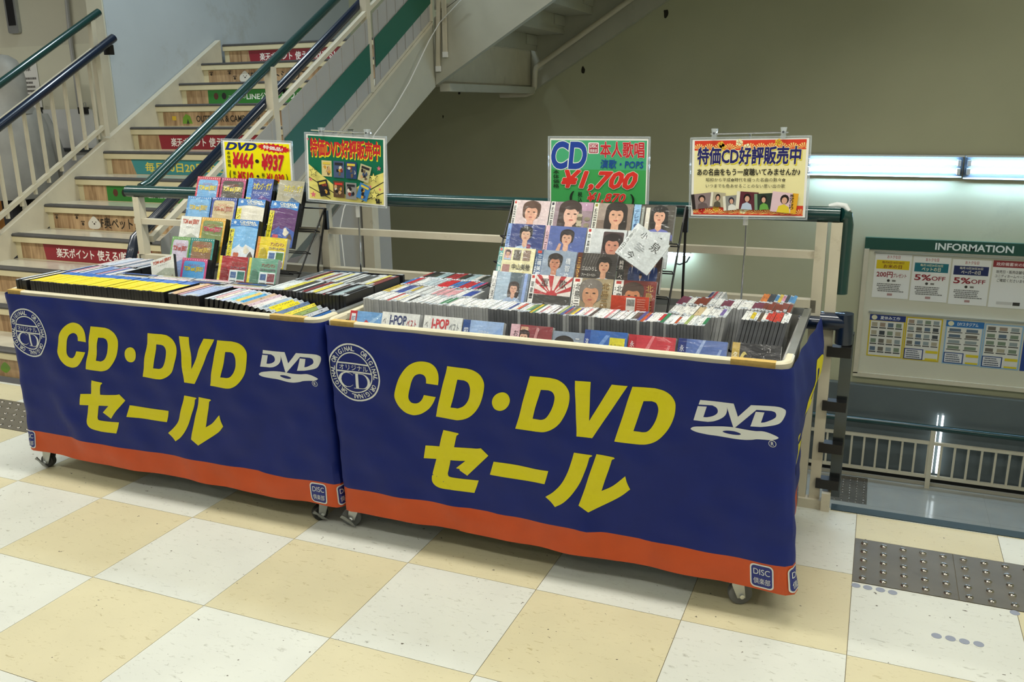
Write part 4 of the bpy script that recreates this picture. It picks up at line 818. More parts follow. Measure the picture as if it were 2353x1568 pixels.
def cname(h):
    r, g_, b = lin_inv0(h); mx, mn = max(r, g_, b), min(r, g_, b)
    if mx-mn < .09: return 'white' if mx > .8 else ('pale grey' if mx > .62 else ('grey' if mx > .38 else 'black'))
    if mx-mn < .16 and mx > .78: return 'pale'
    import colorsys
    hh = colorsys.rgb_to_hsv(r, g_, b)[0]*360; lt = 'pale ' if mn > .55 else ('dark ' if mx < .5 else '')
    return lt+('red' if hh < 15 or hh > 345 else 'orange' if hh < 40 else 'yellow' if hh < 70 else 'green' if hh < 170 else 'blue' if hh < 255 else 'purple' if hh < 300 else 'pink')
def lin_inv0(c):
    c = c.lstrip('#'); return tuple(int(c[i:i+2], 16)/255 for i in (0, 2, 4))
def row(kind, x0, x1, y, zt, cols, label, lean=0, jit=.0025, lab_mat=None, pitch=None, var=0, seed=1):
    rr = random.Random(seed); p = pitch or kind.t*1.02/max(.5, math.cos(lean))+2.2*jit*abs(math.tan(lean)); x = x0+kind.t/2; out = []; k = 0
    while x+kind.t/2 <= x1:
        z = zt+rr.uniform(-jit, jit); dx = kind.h*math.sin(lean)
        cc = cols(k, rr); sec = 'left of the CD rack' if x < .5 else ('before the CD rack' if x < 1.15 else 'right of the CD rack'); lb = label.replace('{c}', cname(cc)).replace('{s}', sec)
        out.append(kind.put(x+dx, y+rr.uniform(-jit, jit), z-kind.h*(1-math.cos(lean)), lean, cc, lb, lb, lab_mat, var(k, rr) if callable(var) else var)); x += p; k += 1
    return out
pick = lambda *c: (lambda k, rr: rr.choice(c))
def runs(*c, lo=1, hi=4):
    st_ = {'n': 0, 'c': c[0]}
    def f(k, rr):
        if st_['n'] <= 0: st_['c'] = rr.choice(c); st_['n'] = rr.randint(lo, hi)
        st_['n'] -= 1; return st_['c']
    return f
GAP = .004
zD = ZF+.135+.003; zC = ZF+.142+.003
# left cart, front row
row(DVD, -1.366, -1.296, 0.2415, zD+.01, pick('#e8e2b8', '#c9d4e2', '#efe9d8'), 'DVD case with a whitish spine at the left end of the front row', seed=3)
row(DVD, -1.29, -.60, 0.2415, zD+.01, pick('#ead52a', '#e8d838', '#ecdf3c'), 'yellow-spined DVD case in the front row of the left cart', lab_mat=M_YSP, jit=.0012, seed=4)
row(DVD, -.59, -.435, 0.2415, zD+.006, runs('#b8c6e0', '#cfa8b8', '#e2dcd2', '#9fb2d8', '#d8c0c8', '#d6b48e'), 'DVD case with {c} spine just right of the yellow ones', seed=5)
ths = []; x = -.43
cols_f = ['#cfd8e6', '#d6b0b8', '#dcd8cc', '#b4c0e0', '#7fc0d6', '#e0c06a', '#4f9ccf', '#c0a890', '#c8b4c0', '#d8d8d8', '#9ab0c4', '#e4d62a', '#e4d62a', '#6d83a8', '#e6da50', '#93a86a', '#c7ced8', '#3a6fb4']
for k, c_ in enumerate(cols_f):
    th = math.radians(4+k*3.0); zb = ZF+.003; n_ = V((math.cos(th), 0, -math.sin(th))); up = V((math.sin(th), 0, math.cos(th)))
    # pivot on the lower right corner so the case stands on the tray
    piv = V((x+.0142*math.cos(th), .2415, zb)); top = piv-n_*.0142/2+up*.135
    DVD.put(top.x, .2415+.001*(k % 3), top.z, th, c_, 'DVD case with '+cname(c_)+' spine tipping right at the end of the front row', 'tipping DVD cases, '+cname(c_)); x += .0152/math.cos(th)*1.02
    if x > -.105: break
# left cart, second and third rows, left part
row(DVD, -1.366, -1.105, .4385, zD, runs('#7f98cc', '#c9cfe0', '#d8a9bd', '#e2e4e6', '#6f8cc8', lo=1, hi=3), 'DVD case with {c} spine in the second row, left cart', seed=6)
row(DVD, -1.366, -1.10, .6355, zD+.002, runs('#c4cfe2', '#e0d8da', '#aeb9cc', '#d4b4b8', lo=1, hi=2), 'DVD case with {c} spine in the third row, left cart', seed=7)
# left cart, right part
row(DVD, -.318, .045, .4385, zD+.004, runs('#3a3d42', '#c4ccd0', '#50555c', '#d9e2e4', '#d8d05a', '#9fb4bc', '#823038', lo=1, hi=2), 'DVD case with {c} spine in the second row beside the CD cart', seed=8)
row(DVD, -.318, .045, .6355, zD+.004, runs('#474b50', '#d2d8da', '#6a7076', '#e2dc78', '#b4bcc0', '#7c3a40', lo=1, hi=2), 'DVD case with {c} spine in the third row beside the CD cart', seed=9)
for k, (x, c_) in enumerate(((-.23, '#3f5f80'), (-.052, '#b8b49a'))):
    o = DVD.put(x, .750+.016*k, zD+.004, 0, c_, ['DVD case lying sideways behind the third row, blue-grey spine', 'DVD case lying sideways behind the third row, beige spine'][k], None, yaw=math.pi/2)
# right cart CDs
white = ['#e4e7e6', '#dcdfe0', '#e9eae6', '#d5dadc', '#e6e5e2']
r1 = lambda k, rr: rr.choice(white) if rr.random() < (.86 if k < 55 else .55) else rr.choice(['#ddc22c', '#b9343c', '#3a3c40', '#c0562f', '#5b4f8c', '#2f4f8f', '#97a86a', '#cf8a92', '#55584f', '#2d7a52'] if k > 8 else white)
row(CDK, .137, 1.33, .372, zC+.002, r1, 'CD case with {c} spine, long front row {s}', var=lambda k, rr: 0 if k < 45 else (1 if rr.random() < .8 else 0), seed=11)
row(CDK, .137, .50, .503, zC+.002, runs('#dfe3e4', '#2f4a9c', '#4a86c8', '#cfd4d6', '#e6e8e6', '#c9b040', '#d8a0a8', lo=1, hi=4), 'CD case with {c} spine in the second row left of the CD rack', seed=12)
row(CDK, .137, .48, .634, zC+.004, runs('#dfe3e4', '#c22834', '#1d1e22', '#b9c8d0', '#c43a68', '#3a78c0', lo=1, hi=4), 'CD case with {c} spine in the third row left of the CD rack', seed=13)
row(CDK, .15, .42, .7635, zC+.006, runs('#26282b', '#a9c4cc', '#3a4038', '#d8d8d4', '#a8343c', lo=1, hi=3), 'CD case with {c} spine in the rearmost row left of the CD rack', seed=14, jit=.0008)
mix = runs('#e3e5e3', '#8a6a3c', '#d8bf2e', '#5f4a3a', '#b5462c', '#e9e9e4', '#7a68a8', '#c8b48c', '#cfd8dc', lo=1, hi=2)
row(CDK, 1.165, 1.355, .503, zC+.004, mix, 'CD case with {c} spine in the second row right of the CD rack', seed=15, lean=math.radians(8))
row(CDK, 1.385, 1.525, .503, zC+.004, lambda k, rr: ('#e2e4e2', '#e6e6e0', '#d8bf2e', '#e4e6e6', '#54483e', '#e8e4da', '#c23a30', '#c23a30', '#c23a30', '#c23a30', '#e2e4e2', '#dfe2e2', '#d8dcdc', '#e2e4e2', '#e2e4e2', '#e2e4e2')[min(k, 15)], 'CD case with {c} spine and dark end, right edge of the cart', lean=math.radians(11), var=1, seed=16)
row(CDK, 1.165, 1.535, .634, zC+.006, runs('#e6e7e4', '#dfe1e2', '#7c3a30', '#e2e4e4', '#c0492e', '#d9dcdc', '#743a52', lo=2, hi=4), 'CD case with {c} spine in the third row right of the CD rack', seed=17, lean=math.radians(6))
row(CDK, 1.40, 1.515, .7635, zC+.01, runs('#e2e4e0', '#c9b04a', '#4f8cc0', '#3b3f48', '#d898b0', '#d07a3a', lo=1, hi=2), 'CD case with {c} spine in the rearmost row, right end', seed=18, lean=math.radians(14), jit=.0008)
for k in range(4):
    CDK.put(1.262+.0125*k, .7635, zC+.002, math.radians(-16), ['#2c3a78', '#b8485a', '#d6d8d8', '#dfe1e0'][k], ['CD case with navy spine leaning left behind the white rows', 'CD case with red spine leaning left behind the white rows', 'first pale CD case leaning left near the sign pole', 'last pale CD case leaning left near the sign pole'][k], None)
# ================================================================== FACE-ON CASES WITH COVERS
def face_case(name, label, tl, tr, hgt, thick, tilt, m_case, draw, cat, group=None, extra=0, gloss=True):
    """upright case facing the aisle: tl, tr = top corners of its front face"""
    ex = (tr-tl).normalized(); w_ = (tr-tl).length
    up = V((0, math.sin(tilt), math.cos(tilt))); up = (up-ex*up.dot(ex)).normalized(); mt = frame(tl-up*hgt, ex, up)
    t = thing(name, label, cat, group=group, mtx=mt)
    B('case', (0, 0, -thick), (w_, hgt, 0), m_case, t, bevel=.0008)
    p = PR(w_, hgt); draw(p); p.build('cover_print', t, None, M_COVER)
    zf = (p.k+2)*p.dz+.0004; MB().add([(0, 0, zf), (w_, 0, zf), (w_, hgt, zf), (0, hgt, zf)], [(0, 1, 2, 3)]).build('shrink_wrap', M_SHRINK, t)
    ez = mt.to_3x3()@V((0, 0, 1))
    for k in range(extra):
        mt2 = mt.copy(); mt2.translation = mt.translation-ez*(thick+.0008)*(k+1)
        lb = label[:0]+'plain spare case directly behind the '+label.split(',')[0].lower(); lb = ' '.join(lb.split()[:15])
        o = thing(name, lb, cat, mtx=mt2, group=lb); B('case', (0, 0, -thick), (w_, hgt, 0), m_case, o, bevel=.0008); B('insert', (.006, .004, 0), (w_-.004, hgt-.004, .0003), M_PAPER, o)
    return t
def bust(p, cx, top, s, hair, skin, cloth, style='short', x0=0, x1=1, y0=0, turn=0):
    """simple photographic bust: s = head height in cover units"""
    a = p.h/p.w; hw = s*.38*a; cy = top-s*.5
    if style == 'long': p.poly(catmull([(cx-hw*1.05, cy-s*.75), (cx-hw*1.25, cy), (cx-hw*1.05, cy+s*.42), (cx, cy+s*.58), (cx+hw*1.05, cy+s*.42), (cx+hw*1.25, cy), (cx+hw*1.1, cy-s*.75)]), hair)
    else: p.poly(catmull([(cx-hw*.8, cy-s*.3), (cx-hw*1.15, cy+.0), (cx-hw*1.05, cy+s*.4), (cx, cy+s*.56), (cx+hw*1.05, cy+s*.4), (cx+hw*1.15, cy), (cx+hw*.8, cy-s*.3)]), hair)
    sh = [(max(x0, cx-hw*2.3), y0), (max(x0, cx-hw*2.2), max(y0+.01, cy-s*1.1)), (max(x0, cx-hw*1.3), max(y0+.02, cy-s*.85)), (cx, max(y0+.03, cy-s*.7)), (min(x1, cx+hw*1.3), max(y0+.02, cy-s*.85)), (min(x1, cx+hw*2.2), max(y0+.01, cy-s*1.1)), (min(x1, cx+hw*2.3), y0)]
    if cy-s*.7 > y0: p.poly(sh, cloth); p.poly([(cx-hw*.4, cy-s*.3), (cx-hw*.45, max(y0, cy-s*.75)), (cx, max(y0, cy-s*.92)), (cx+hw*.45, max(y0, cy-s*.75)), (cx+hw*.4, cy-s*.3)], skin)
    f = [q for q in ell(cx+turn*hw*.15, cy-s*.06, hw*.82, s*.42, 18)]; f = [(x, max(y, y0)) for x, y in f]; p.poly(f, skin)
    d = [(cx-hw*.85, cy+s*.08), (cx-hw*.75, cy+s*.36), (cx, cy+s*.48), (cx+hw*.75, cy+s*.36), (cx+hw*.85, cy+s*.08), (cx+hw*.5, cy+s*.2), (cx, cy+s*.17), (cx-hw*.5, cy+s*.2)]; p.poly(catmull(d, 3), hair)
    dk = '#3a2a24'
    for e in (-1, 1):
        if cy > y0: p.poly(ell(cx+turn*hw*.2+e*hw*.36, cy, hw*.17, s*.028, 8), dk)
    if cy-s*.16 > y0: p.poly([(cx+turn*hw*.2-hw*.06, cy-s*.15), (cx+turn*hw*.2+hw*.08, cy-s*.15), (cx+turn*hw*.2+hw*.02, cy-s*.03)], tuple(k*.85 for k in lin_inv(skin)))
    if cy-s*.27 > y0: p.poly(ell(cx+turn*hw*.2, cy-s*.25, hw*.24, s*.035, 8), '#a85a50')
def lin_inv(c):
    c = c.lstrip('#'); return tuple(int(c[i:i+2], 16)/255 for i in (0, 2, 4))
SK = '#d3a48c'
def obi(p, w_, col, txt, tcol, stampc=None, y0=.05, y1=.86, sub=None):
    p.rect(0, 0, w_, 1, col)
    if stampc: p.rect(w_*.2, .89, w_*.75, .97, stampc)
    if txt: p.vtext(txt, (w_*(.32 if sub else .2), y0, w_*(.92 if sub else .8), y1), tcol, .02)
    if sub: p.vtext(sub, (w_*.06, .06, w_*.26, .8), tcol)
# ---------------- CD rack
CY = [.53, .595, .66, .725]; TILT = math.radians(25)
COLP = {0: [(1134,622), (1222,630), (1319,638), (1413,643), (1513,648)], 1: [(1149,567), (1234,573), (1329,580), (1423,586), (1526,591)], 2: [(1169,513), (1256,518), (1352,524), (1444,530), (1543,535)], 3: [(1183,459), (1268,463), (1367,466), (1459,470), (1556,473)]}
def d_pink(p): p.rect(0, 0, 1, 1, '#d9c6c8'); obi(p, .1, '#e6e4e0', '松田聖子', '#2a2828', '#b8322c'); bust(p, .52, .96, .62, '#5a4136', '#d8a48c', '#d8c8c8', 'short', .1)
def d_mauve(p): p.rect(0, 0, 1, 1, '#9a8690'); p.rect(.6, .75, 1, 1, '#b896b0'); obi(p, .1, '#e6e4e0', '松田聖子', '#2a2828', '#2c2a40'); bust(p, .48, 1.0, .72, '#3d2f2c', '#dcb09c', '#c8b0a0', 'long', .1, turn=1); [p.poly(ell(.78+.12*math.cos(k*2.1), .3+.09*(k % 5)-.06, .07, .06, 8), ('#8f8672', '#b8ae94', '#6c6654')[k % 3]) for k in range(9)]
def d_brown(p): p.rect(0, 0, 1, 1, '#857468'); p.rect(.1, .5, .4, 1, '#a3948a'); obi(p, .12, '#e3e2d6', '松田聖子', '#2a2828', '#8a8a3c'); bust(p, .6, 1.0, .66, '#2b2422', '#d4a488', '#caa890', 'long', .12)
def d_teal(p): p.rect(0, 0, 1, 1, '#4a4640'); p.rect(.3, .1, .4, .92, '#d8d4c8'); p.rect(.2, .1, .26, .95, '#9aa09a'); obi(p, .17, '#8fb8dc', 'テレサ・テン', '#3a5a8a'); bust(p, .64, .95, .5, '#191718', '#d8a68c', '#6a70b4', 'long', .2)
def d_blue1(p): p.rect(0, 0, 1, 1, '#2f3f7e'); obi(p, .1, '#7fa0d8', '山口百恵', '#28407c'); bust(p, .52, .92, .44, '#1e1a1c', '#d2a890', '#a8c4e4', 'short', .1); p.poly(ell(.64, .34, .06, .07, 10), '#8a3a5a')
def d_blue2(p): p.rect(0, 0, 1, 1, '#5466a4'); obi(p, .1, '#d8b4c0', '山口百恵', '#5c3a48'); bust(p, .55, .9, .46, '#2a2226', '#d2a48c', '#8c96b0', 'short', .1); p.poly([(.3, .2), (.38, .5), (.44, .48), (.4, .15)], '#d2a48c')
def d_naka(p): p.rect(0, 0, 1, 1, '#cdd2d4'); p.poly(rrect(.42, .02, .94, .93, .04), '#4a3a3c'); obi(p, .12, '#e4e6e6', '中森明菜', '#3a3a3c', '#b8322c'); p.text('NAKAMORI', (.16, .28, .42, .33), '#8a9094', .0); bust(p, .68, .86, .62, '#241c1e', '#c48a74', '#7a4a44', 'short', .42, .94)
def d_koi(p): p.rect(0, 0, 1, 1, '#c3cacd'); obi(p, .12, '#d2d8da', '小泉今日子', '#6a7074'); p.text('小', (.25, .72, .42, .92), '#26282a', .0); p.text('泉', (.62, .58, .86, .86), '#26282a', .0); p.text('今', (.25, .08, .45, .3), '#26282a', .0); p.lines(.3, .38, .58, .6, 4, '#9aa0a4', 2)
def d_miho(p): p.rect(0, 0, 1, 1, '#e2dcb0'); obi(p, .12, '#4a9a98', '中山美穂', '#e8efe8', '#b8322c', sub='ベスト'); [p.rect(x, y, x+.2, y+.3, c) for x, y, c in ((.16, .64, '#c8a8b0'), (.42, .64, '#5a5248'), (.68, .64, '#8a7466'), (.16, .2, '#a87a76'))]; bust(p, .26, .92, .18, '#4a3a34', SK, '#a8c0dc', 'short', .16, .36, .64); p.text('中山美穂', (.42, .36, .92, .54), '#2c2a26', .02); p.text('Super Best', (.5, .2, .9, .3), '#c8983c', 0, .3); [p.rect(x, 0, x+.2, .12, '#8a7a60') for x in (.42, .68)]
def d_hashi(p): p.rect(0, 0, 1, 1, '#8f9fb4'); obi(p, .18, '#3a5c86', '三橋美智也', '#dfe6ec', '#c8402c', sub='全曲集'); bust(p, .5, .9, .48, '#26201e', '#b87c60', '#5c3230', 'short', .2); p.poly([(.43, .3), (.57, .3), (.5, .02)], '#d8dce0'); p.poly([(.485, .26), (.515, .26), (.52, .02), (.48, .02)], '#2c3440'); p.vtext('橋智也', (.76, .2, .88, .82), '#e4e8ec', .01)
def d_miya(p): p.rect(0, 0, 1, 1, '#3a3634'); [p.poly([(.2+.07*k, 1), (.24+.07*k, 1), (.14+.06*k, .5), (.12+.06*k, .5)], '#57524e') for k in range(7)]; obi(p, .12, '#5a2c20', '三山ひろし', '#d8a83c'); bust(p, .7, .9, .46, '#221c1a', '#cc9a7c', '#c2c8d4', 'short', .35); p.text('三山ひろし', (.16, .5, .54, .62), '#e6e2dc', .005); p.text('ファーストベスト', (.17, .34, .52, .42), '#e6e2dc', .02)
def d_jun(p): p.rect(0, 0, 1, 1, '#3c2e2a'); p.rect(.25, .1, .98, .95, '#54403a'); obi(p, .16, '#1d1a19', '純烈 ベスト', '#cfc8c0'); 
def d_jun2(p):
    d_jun(p)
    for k, (x, y) in enumerate(((.34, .8), (.48, .82), (.62, .8), (.84, .82), (.55, .48), (.74, .62))):
        p.poly(catmull([(x-.07, max(.1, y-.5)), (x-.08, y-.2), (x-.03, y-.12), (x+.03, y-.12), (x+.08, y-.2), (x+.07, max(.1, y-.5))], 3), ('#2b3c6c', '#34477c')[k % 2]); p.poly([(x-.012, y-.12), (x+.012, y-.12), (x, y-.3)], '#c8ccd4'); p.poly(ell(x, y-.05, .032, .07, 10), SK); p.poly(ell(x, y+.0, .034, .035, 8), '#231d1c')
def d_yashi(p): p.rect(0, 0, 1, 1, '#6f7f94'); p.rect(.14, .0, .48, 1, '#a4bace'); p.rect(.5, .4, .8, 1, '#5a6a74'); p.rect(.86, 0, .94, 1, '#8fa8dc'); obi(p, .12, '#e6e6e4', '八代亜紀', '#2a2828', sub='ベスト'); bust(p, .62, .72, .34, '#3a2e2c', '#cc9c84', '#9fb4d4', 'long', .15, .86)
def d_gun(p):
    p.rect(0, 0, 1, 1, '#3a3836'); p.rect(.12, .45, 1, 1, '#e2d8d2')
    for k in range(9):
        a0, a1 = math.radians(180-20*k-1), math.radians(180-20*k-10); f = lambda a: (min(1, max(.12, .55+.9*math.cos(a))), min(1, .45+.9*math.sin(a))); p.poly([(.55, .45), f(a0), f(a1)], '#b8343a', keep=k > 0)
    p.poly(ell(.55, .45, .14, .14, 14, 0, 0, math.pi), '#b8343a'); p.text('軍', (.26, .66, .44, .9), '#2a2020', .01); p.text('歌', (.7, .66, .88, .9), '#2a2020', .01); p.poly([(.4, .25), (.9, .2), (.95, .12), (.5, .1)], '#6a6866'); obi(p, .12, '#e6e6e4', '軍歌1', '#2a2828', '#b8322c', .3, .8)
def d_kita1(p): p.rect(0, 0, 1, 1, '#a89878'); p.rect(.22, 0, .4, 1, '#8e8064'); obi(p, .22, '#e6e4de', '北島三郎', '#1e1c1a', '#b8322c', sub='スーパーベスト'); bust(p, .47, .95, .72, '#77706a', '#c48e6c', '#3a302c', 'short', .22); p.vtext('北島三郎', (.74, .1, .92, .9), '#6a4a20', .02, '#e0c890', .03)
def d_kita2(p): p.rect(0, 0, 1, 1, '#7a2c28'); obi(p, .22, '#e6e4de', '北島三郎', '#1e1c1a', '#b8322c', sub='スーパーベスト'); bust(p, .46, .92, .66, '#4a3830', '#bc7c58', '#4a2420', 'short', .22); p.vtext('北島三郎', (.76, .1, .93, .9), '#a8884c', .02)
RACK = {3: [(d_pink, 'CD with pale pink cover of a person with short brown hair, top row'), (d_mauve, 'CD with mauve close-up cover and flowers, top row of the CD rack'), (d_brown, 'CD with brown cover of a long-haired woman, top row of the CD rack'), (d_teal, 'CD with blue side strip and black-haired woman in lilac, top row of rack')],
        2: [(d_blue1, 'CD with deep blue cover of a woman in a pale blue sweater, second row'), (d_blue2, 'CD with blue cover and pink side strip, person with hand to face'), (d_naka, 'CD with white cover and dark photo panel, second row of the rack'), (d_koi, 'white CD with large black characters, upright at the right of the second row')],
        1: [(d_miho, 'CD with pale yellow cover of small photo squares and teal strip'), (d_hashi, 'CD with grey-blue cover of a man in a brown suit and blue strip'), (d_miya, 'CD with dark cover of a man in a white suit and brown strip'), (d_jun2, 'CD with dark cover of a group in blue suits')],
        0: [(d_yashi, 'CD with grey-blue cover of a woman, bottom left of the CD rack'), (d_gun, 'CD with red and white rays over a dark sea, bottom row'), (d_kita1, 'CD with beige cover of a grey-haired man, bottom row of the rack'), (d_kita2, 'CD with dark red cover of a man, bottom right of the CD rack')]}
for r in range(4):
    for k in range(4):
        a, b = COLP[r][k], COLP[r][k+1]; tl, tr = Py(*a, CY[r]), Py(*b, CY[r]); tr = tl+(tr-tl)*((tr-tl).length-.004)/(tr-tl).length; d_, lb = RACK[r][k]
        face_case('cd_case', lb, tl, tr, .125, .0104, TILT, M_CDCASE, d_, 'CD case', extra=1 if (r, k) in ((3, 1), (2, 1), (1, 1), (0, 1), (1, 3), (3, 3)) else 0)
# loose CDs on the rack
a, b = Py(1466, 512, .575), Py(1540, 565, .575); face_case('cd_case', 'white CD with large black characters lying tilted across the rack', a, b, .125, .0104, TILT, M_CDCASE, d_koi, 'CD case')
def d_red(p): p.rect(0, 0, 1, 1, '#c64a34'); p.rect(0, .55, 1, .57, '#9c3826'); p.rect(.4, .62, .64, .96, '#e6e4de'); [p.rect(.42+.013*k, .74, .42+.013*k+.006+.002*(k % 3), .92, '#2a2a2a', k > 0) for k in range(16)]; p.rect(.24, .3, .76, .5, '#d8d090'); p.lines(.68, .6, .95, .95, 6, '#d88a78', 3)
face_case('cd_case', 'red CD back with a white barcode label in front of the rack corner', Py(1405, 678, .474), Py(1492, 684, .474), .125, .0104, math.radians(12), M_CDCASE, d_red, 'CD case', extra=0)
# ---------------- CDs leaning along the front of the right cart
def d_sky(p): p.rect(0, 0, 1, 1, '#6fa4dc'); p.poly([(.2, .3), (.5, .6), (.96, .98), (.96, .9), (.5, .45)], '#9cc4ea'); p.rect(0, 0, .22, 1, '#c02a34'); p.rect(.05, .62, .18, .92, '#e4e8ec'); p.text('BEST', (.07, .72, .17, .84), '#2a4a8a', .02); p.poly([(.42, .3), (.44, .66), (.52, .76), (.6, .7), (.64, .5), (.6, .3)], '#c0343c'); p.rect(.03, .2, .1, .55, '#d8b02c')
def d_jpop(c1, c2):
    def d(p): p.rect(0, 0, 1, 1, '#dfe3e2'); p.rect(0, 0, .16, 1, '#e6e8e6'); p.vtext('ベスト', (.04, .3, .12, .85), '#3a3c40'); p.text('J-POP', (.2, .6, .66, .92), c1, .05); p.text('ベスト', (.68, .62, .93, .84), c2, .03); p.rect(.22, .1, .55, .5, '#a8a49c'); p.rect(.58, .12, .74, .5, '#dbe4ea'); p.rect(.76, .1, .95, .5, '#5a5450')
    return d
def d_lblue(p): p.rect(0, 0, 1, 1, '#9ab8e4'); p.poly([(.3, 0), (.6, .5), (.96, .9), (.96, 0)], '#86a8dc'); p.rect(0, 0, .18, 1, '#2a4c8e'); p.vtext('昭和', (.04, .3, .14, .8), '#dfe6f0'); p.text('昭和名曲', (.4, .55, .66, .75), '#d4e2f4', .0)
def d_pinko(p): p.rect(0, 0, 1, 1, '#8e3a42'); p.rect(.24, .02, .42, .95, '#cfa88a'); bust(p, .33, .86, .34, '#3a2826', SK, '#6a5048', 'short', .24, .42); p.rect(0, 0, .22, 1, '#d8b0bc'); p.vtext('おんなの', (.08, .15, .19, .85), '#4a2c34', .01); p.poly([(.52, .3), (.62, .95), (.68, .95), (.6, .3)], '#c88a8c')
def d_greyman(p): p.rect(0, 0, 1, 1, '#8e9cb0'); bust(p, .38, .85, .66, '#2c2828', '#c08a70', '#4a4a54', 'short', 0); p.vtext('三橋', (.72, .3, .86, .85), '#e0e4ea', .02)
def d_prem(p): p.rect(0, 0, 1, 1, '#3a6ab8'); p.poly([(.2, .4), (.5, .9), (.6, .9), (.3, .4)], '#6a94d4'); p.rect(0, 0, .14, 1, '#2a4a9a'); p.vtext('演歌', (.03, .3, .11, .8), '#dfe6f0'); p.poly([(.58, .1), (.6, .85), (.95, .85), (.95, .25), (.85, .1)], '#ddd43a'); p.text('ザ・プレミアム', (.63, .6, .9, .7), '#4a4420', .0); p.text('昭和演歌', (.63, .3, .9, .48), '#33301a', .03)
def d_plain(c1, c2, c3):
    def d(p): p.rect(0, 0, 1, 1, c1); p.poly([(.2, .2), (.5, 1), (.56, 1), (.3, .2)], c2); p.poly([(.6, .0), (.85, .8), (.9, .8), (.7, 0)], c2); p.rect(0, 0, .17, 1, c3); p.vtext('永遠の歌', (.04, .15, .13, .85), '#e2e4ea', .01)
    return d
def d_moon(p):
    p.rect(0, 0, 1, 1, '#2f3034'); p.rect(0, 0, .16, 1, '#c2a650'); p.vtext('名曲集', (.03, .15, .12, .8), '#f0ead0', .02); o_ = ell(.26, .5, .09, .3, 16, 0, math.radians(60), math.radians(300)); i_ = ell(.30, .5, .075, .24, 16, 0, math.radians(290), math.radians(70)); p.poly(o_+i_, '#d8c878')
    rr = random.Random(3); p.k += 1
    for k in range(22): x, y = rr.uniform(.35, .95), rr.uniform(.08, .95); p.poly(ell(x, y, .008, .012, 6), '#d8dade', True)
FR = [((783,711), (880,722), d_sky, 'CD with sky blue cover and red side strip, leftmost of the front line'), ((880,716), (968,728), d_jpop('#2c3a6c', '#a8343c'), 'white CD with navy J-POP lettering in the front line'), ((976,724), (1064,737), d_jpop('#c83a44', '#8a9094'), 'white CD with red J-POP lettering in the front line'), ((1066,734), (1160,745), d_lblue, 'CD with pale blue cover and navy strip in the front line'), ((1176,744), (1271,754), d_pinko, 'CD with dark red cover and pink strip in the front line'), ((1272,760), (1344,768), d_greyman, 'CD with grey-blue cover showing the top of a dark-haired head'), ((1345,757), (1443,768), d_prem, 'CD with blue cover and a yellow square label in the front line'), ((1446,768), (1556,777), d_plain('#c8404c', '#dc8088', '#b02c38'), 'CD with plain red cover in the front line'), ((1560,777), (1676,787), d_plain('#5a74b4', '#9ab0dc', '#23347a'), 'CD with plain blue cover in the front line'), ((1684,786), (1796,797), d_moon, 'black CD with a gold crescent moon and stars, rightmost of the front line')]
for a, b, d_, lb in FR:
    tl = Py(*a, .232); tr = Py(*b, .232); tr.z = tl.z; tl.x = max(tl.x, .136); tr = tl+(tr-tl).normalized()*min(.142, (tr-tl).length)
    h_ = min(.125, (tl.z-ZF-.012)/math.cos(math.radians(22))); face_case('cd_case', lb, tl, tr, h_, .0104, math.radians(22), M_CDCASE, d_, 'CD case', extra=1)
# ---------------- DVD rack
DY = [.56, .635, .71, .785, .86]; DT = math.radians(20)
def tj(border, inner, tcol, ground, small='#c2372c'):
    def d(p): p.rect(0, 0, 1, 1, border); p.poly(rrect(.08, .02, .92, .93, .08), inner); p.poly([(.08, .02), (.92, .02), (.92, .3), (.7, .5), (.4, .42), (.08, .25)], ground); p.text('トムとジェリー', (.28, .8, .72, .86), small, .02); p.text('TOM and JERRY', (.13, .66, .87, .79), tcol, .05, edge='#2a2420', ew=.035); p.k += 1; [p.rect(.05+.09*k, .955, .075+.09*k, .975, '#f0e8e0', True) for k in range(11)]
    return d
def tjw(p): p.rect(0, 0, 1, 1, '#dfe2dc'); p.text('TOM and JERRY', (.1, .8, .9, .93), '#b8482c', .05, edge='#5a2418', ew=.02); p.text('アカデミー', (.3, .72, .7, .77), '#4a4844', .0); p.poly([(0, 0), (1, 0), (1, .5), (.6, .62), (0, .45)], '#a8b0a0'); p.poly([(.1, 0), (.4, .4), (.7, .1), (.9, .35), (1, 0)], '#8c8678')
def cin(title, c1, c2, c3):
    def d(p): p.rect(0, 0, 1, 1, c1); p.poly([(.16, 0), (1, 0), (1, .35), (.5, .5), (.16, .3)], c2); [p.poly(catmull([(.3+.2*q+.06*math.cos(t_*2.1+q), .22+.14*((q*2) % 3)+.07*math.sin(t_*1.7+q)) if 0 else (.34+.17*q+.10*math.cos(t_)*(1+.3*math.sin(3*t_+q)), .2+.13*((q*2) % 3)+.08*math.sin(t_)*(1+.3*math.cos(2*t_+q))) for t_ in [k_*math.pi/4 for k_ in range(8)]], 3), (c3, c1, '#dfd8c4', '#5a4a3c')[q]) for q in range(4)]; p.poly(catmull([(0, .82, K), (.5, .86), (1, .82, K), (1, 1, K), (0, 1, K)], 6), '#2a7cc8'); p.rect(0, 0, .17, .78, '#e2d82c'); p.vtext(title, (.03, .1, .14, .76), '#2c2a18', .02); p.text('CINEMA', (.32, .925, .9, .975), '#dfe6e4', .03, edge='#5a5a48', ew=.03); p.text('COLLECTION', (.36, .875, .96, .922), '#dfe6e4', .03, edge='#5a5a48', ew=.03); p.poly(ell(.15, .93, .05, .035), '#cfe0ee')
    return d
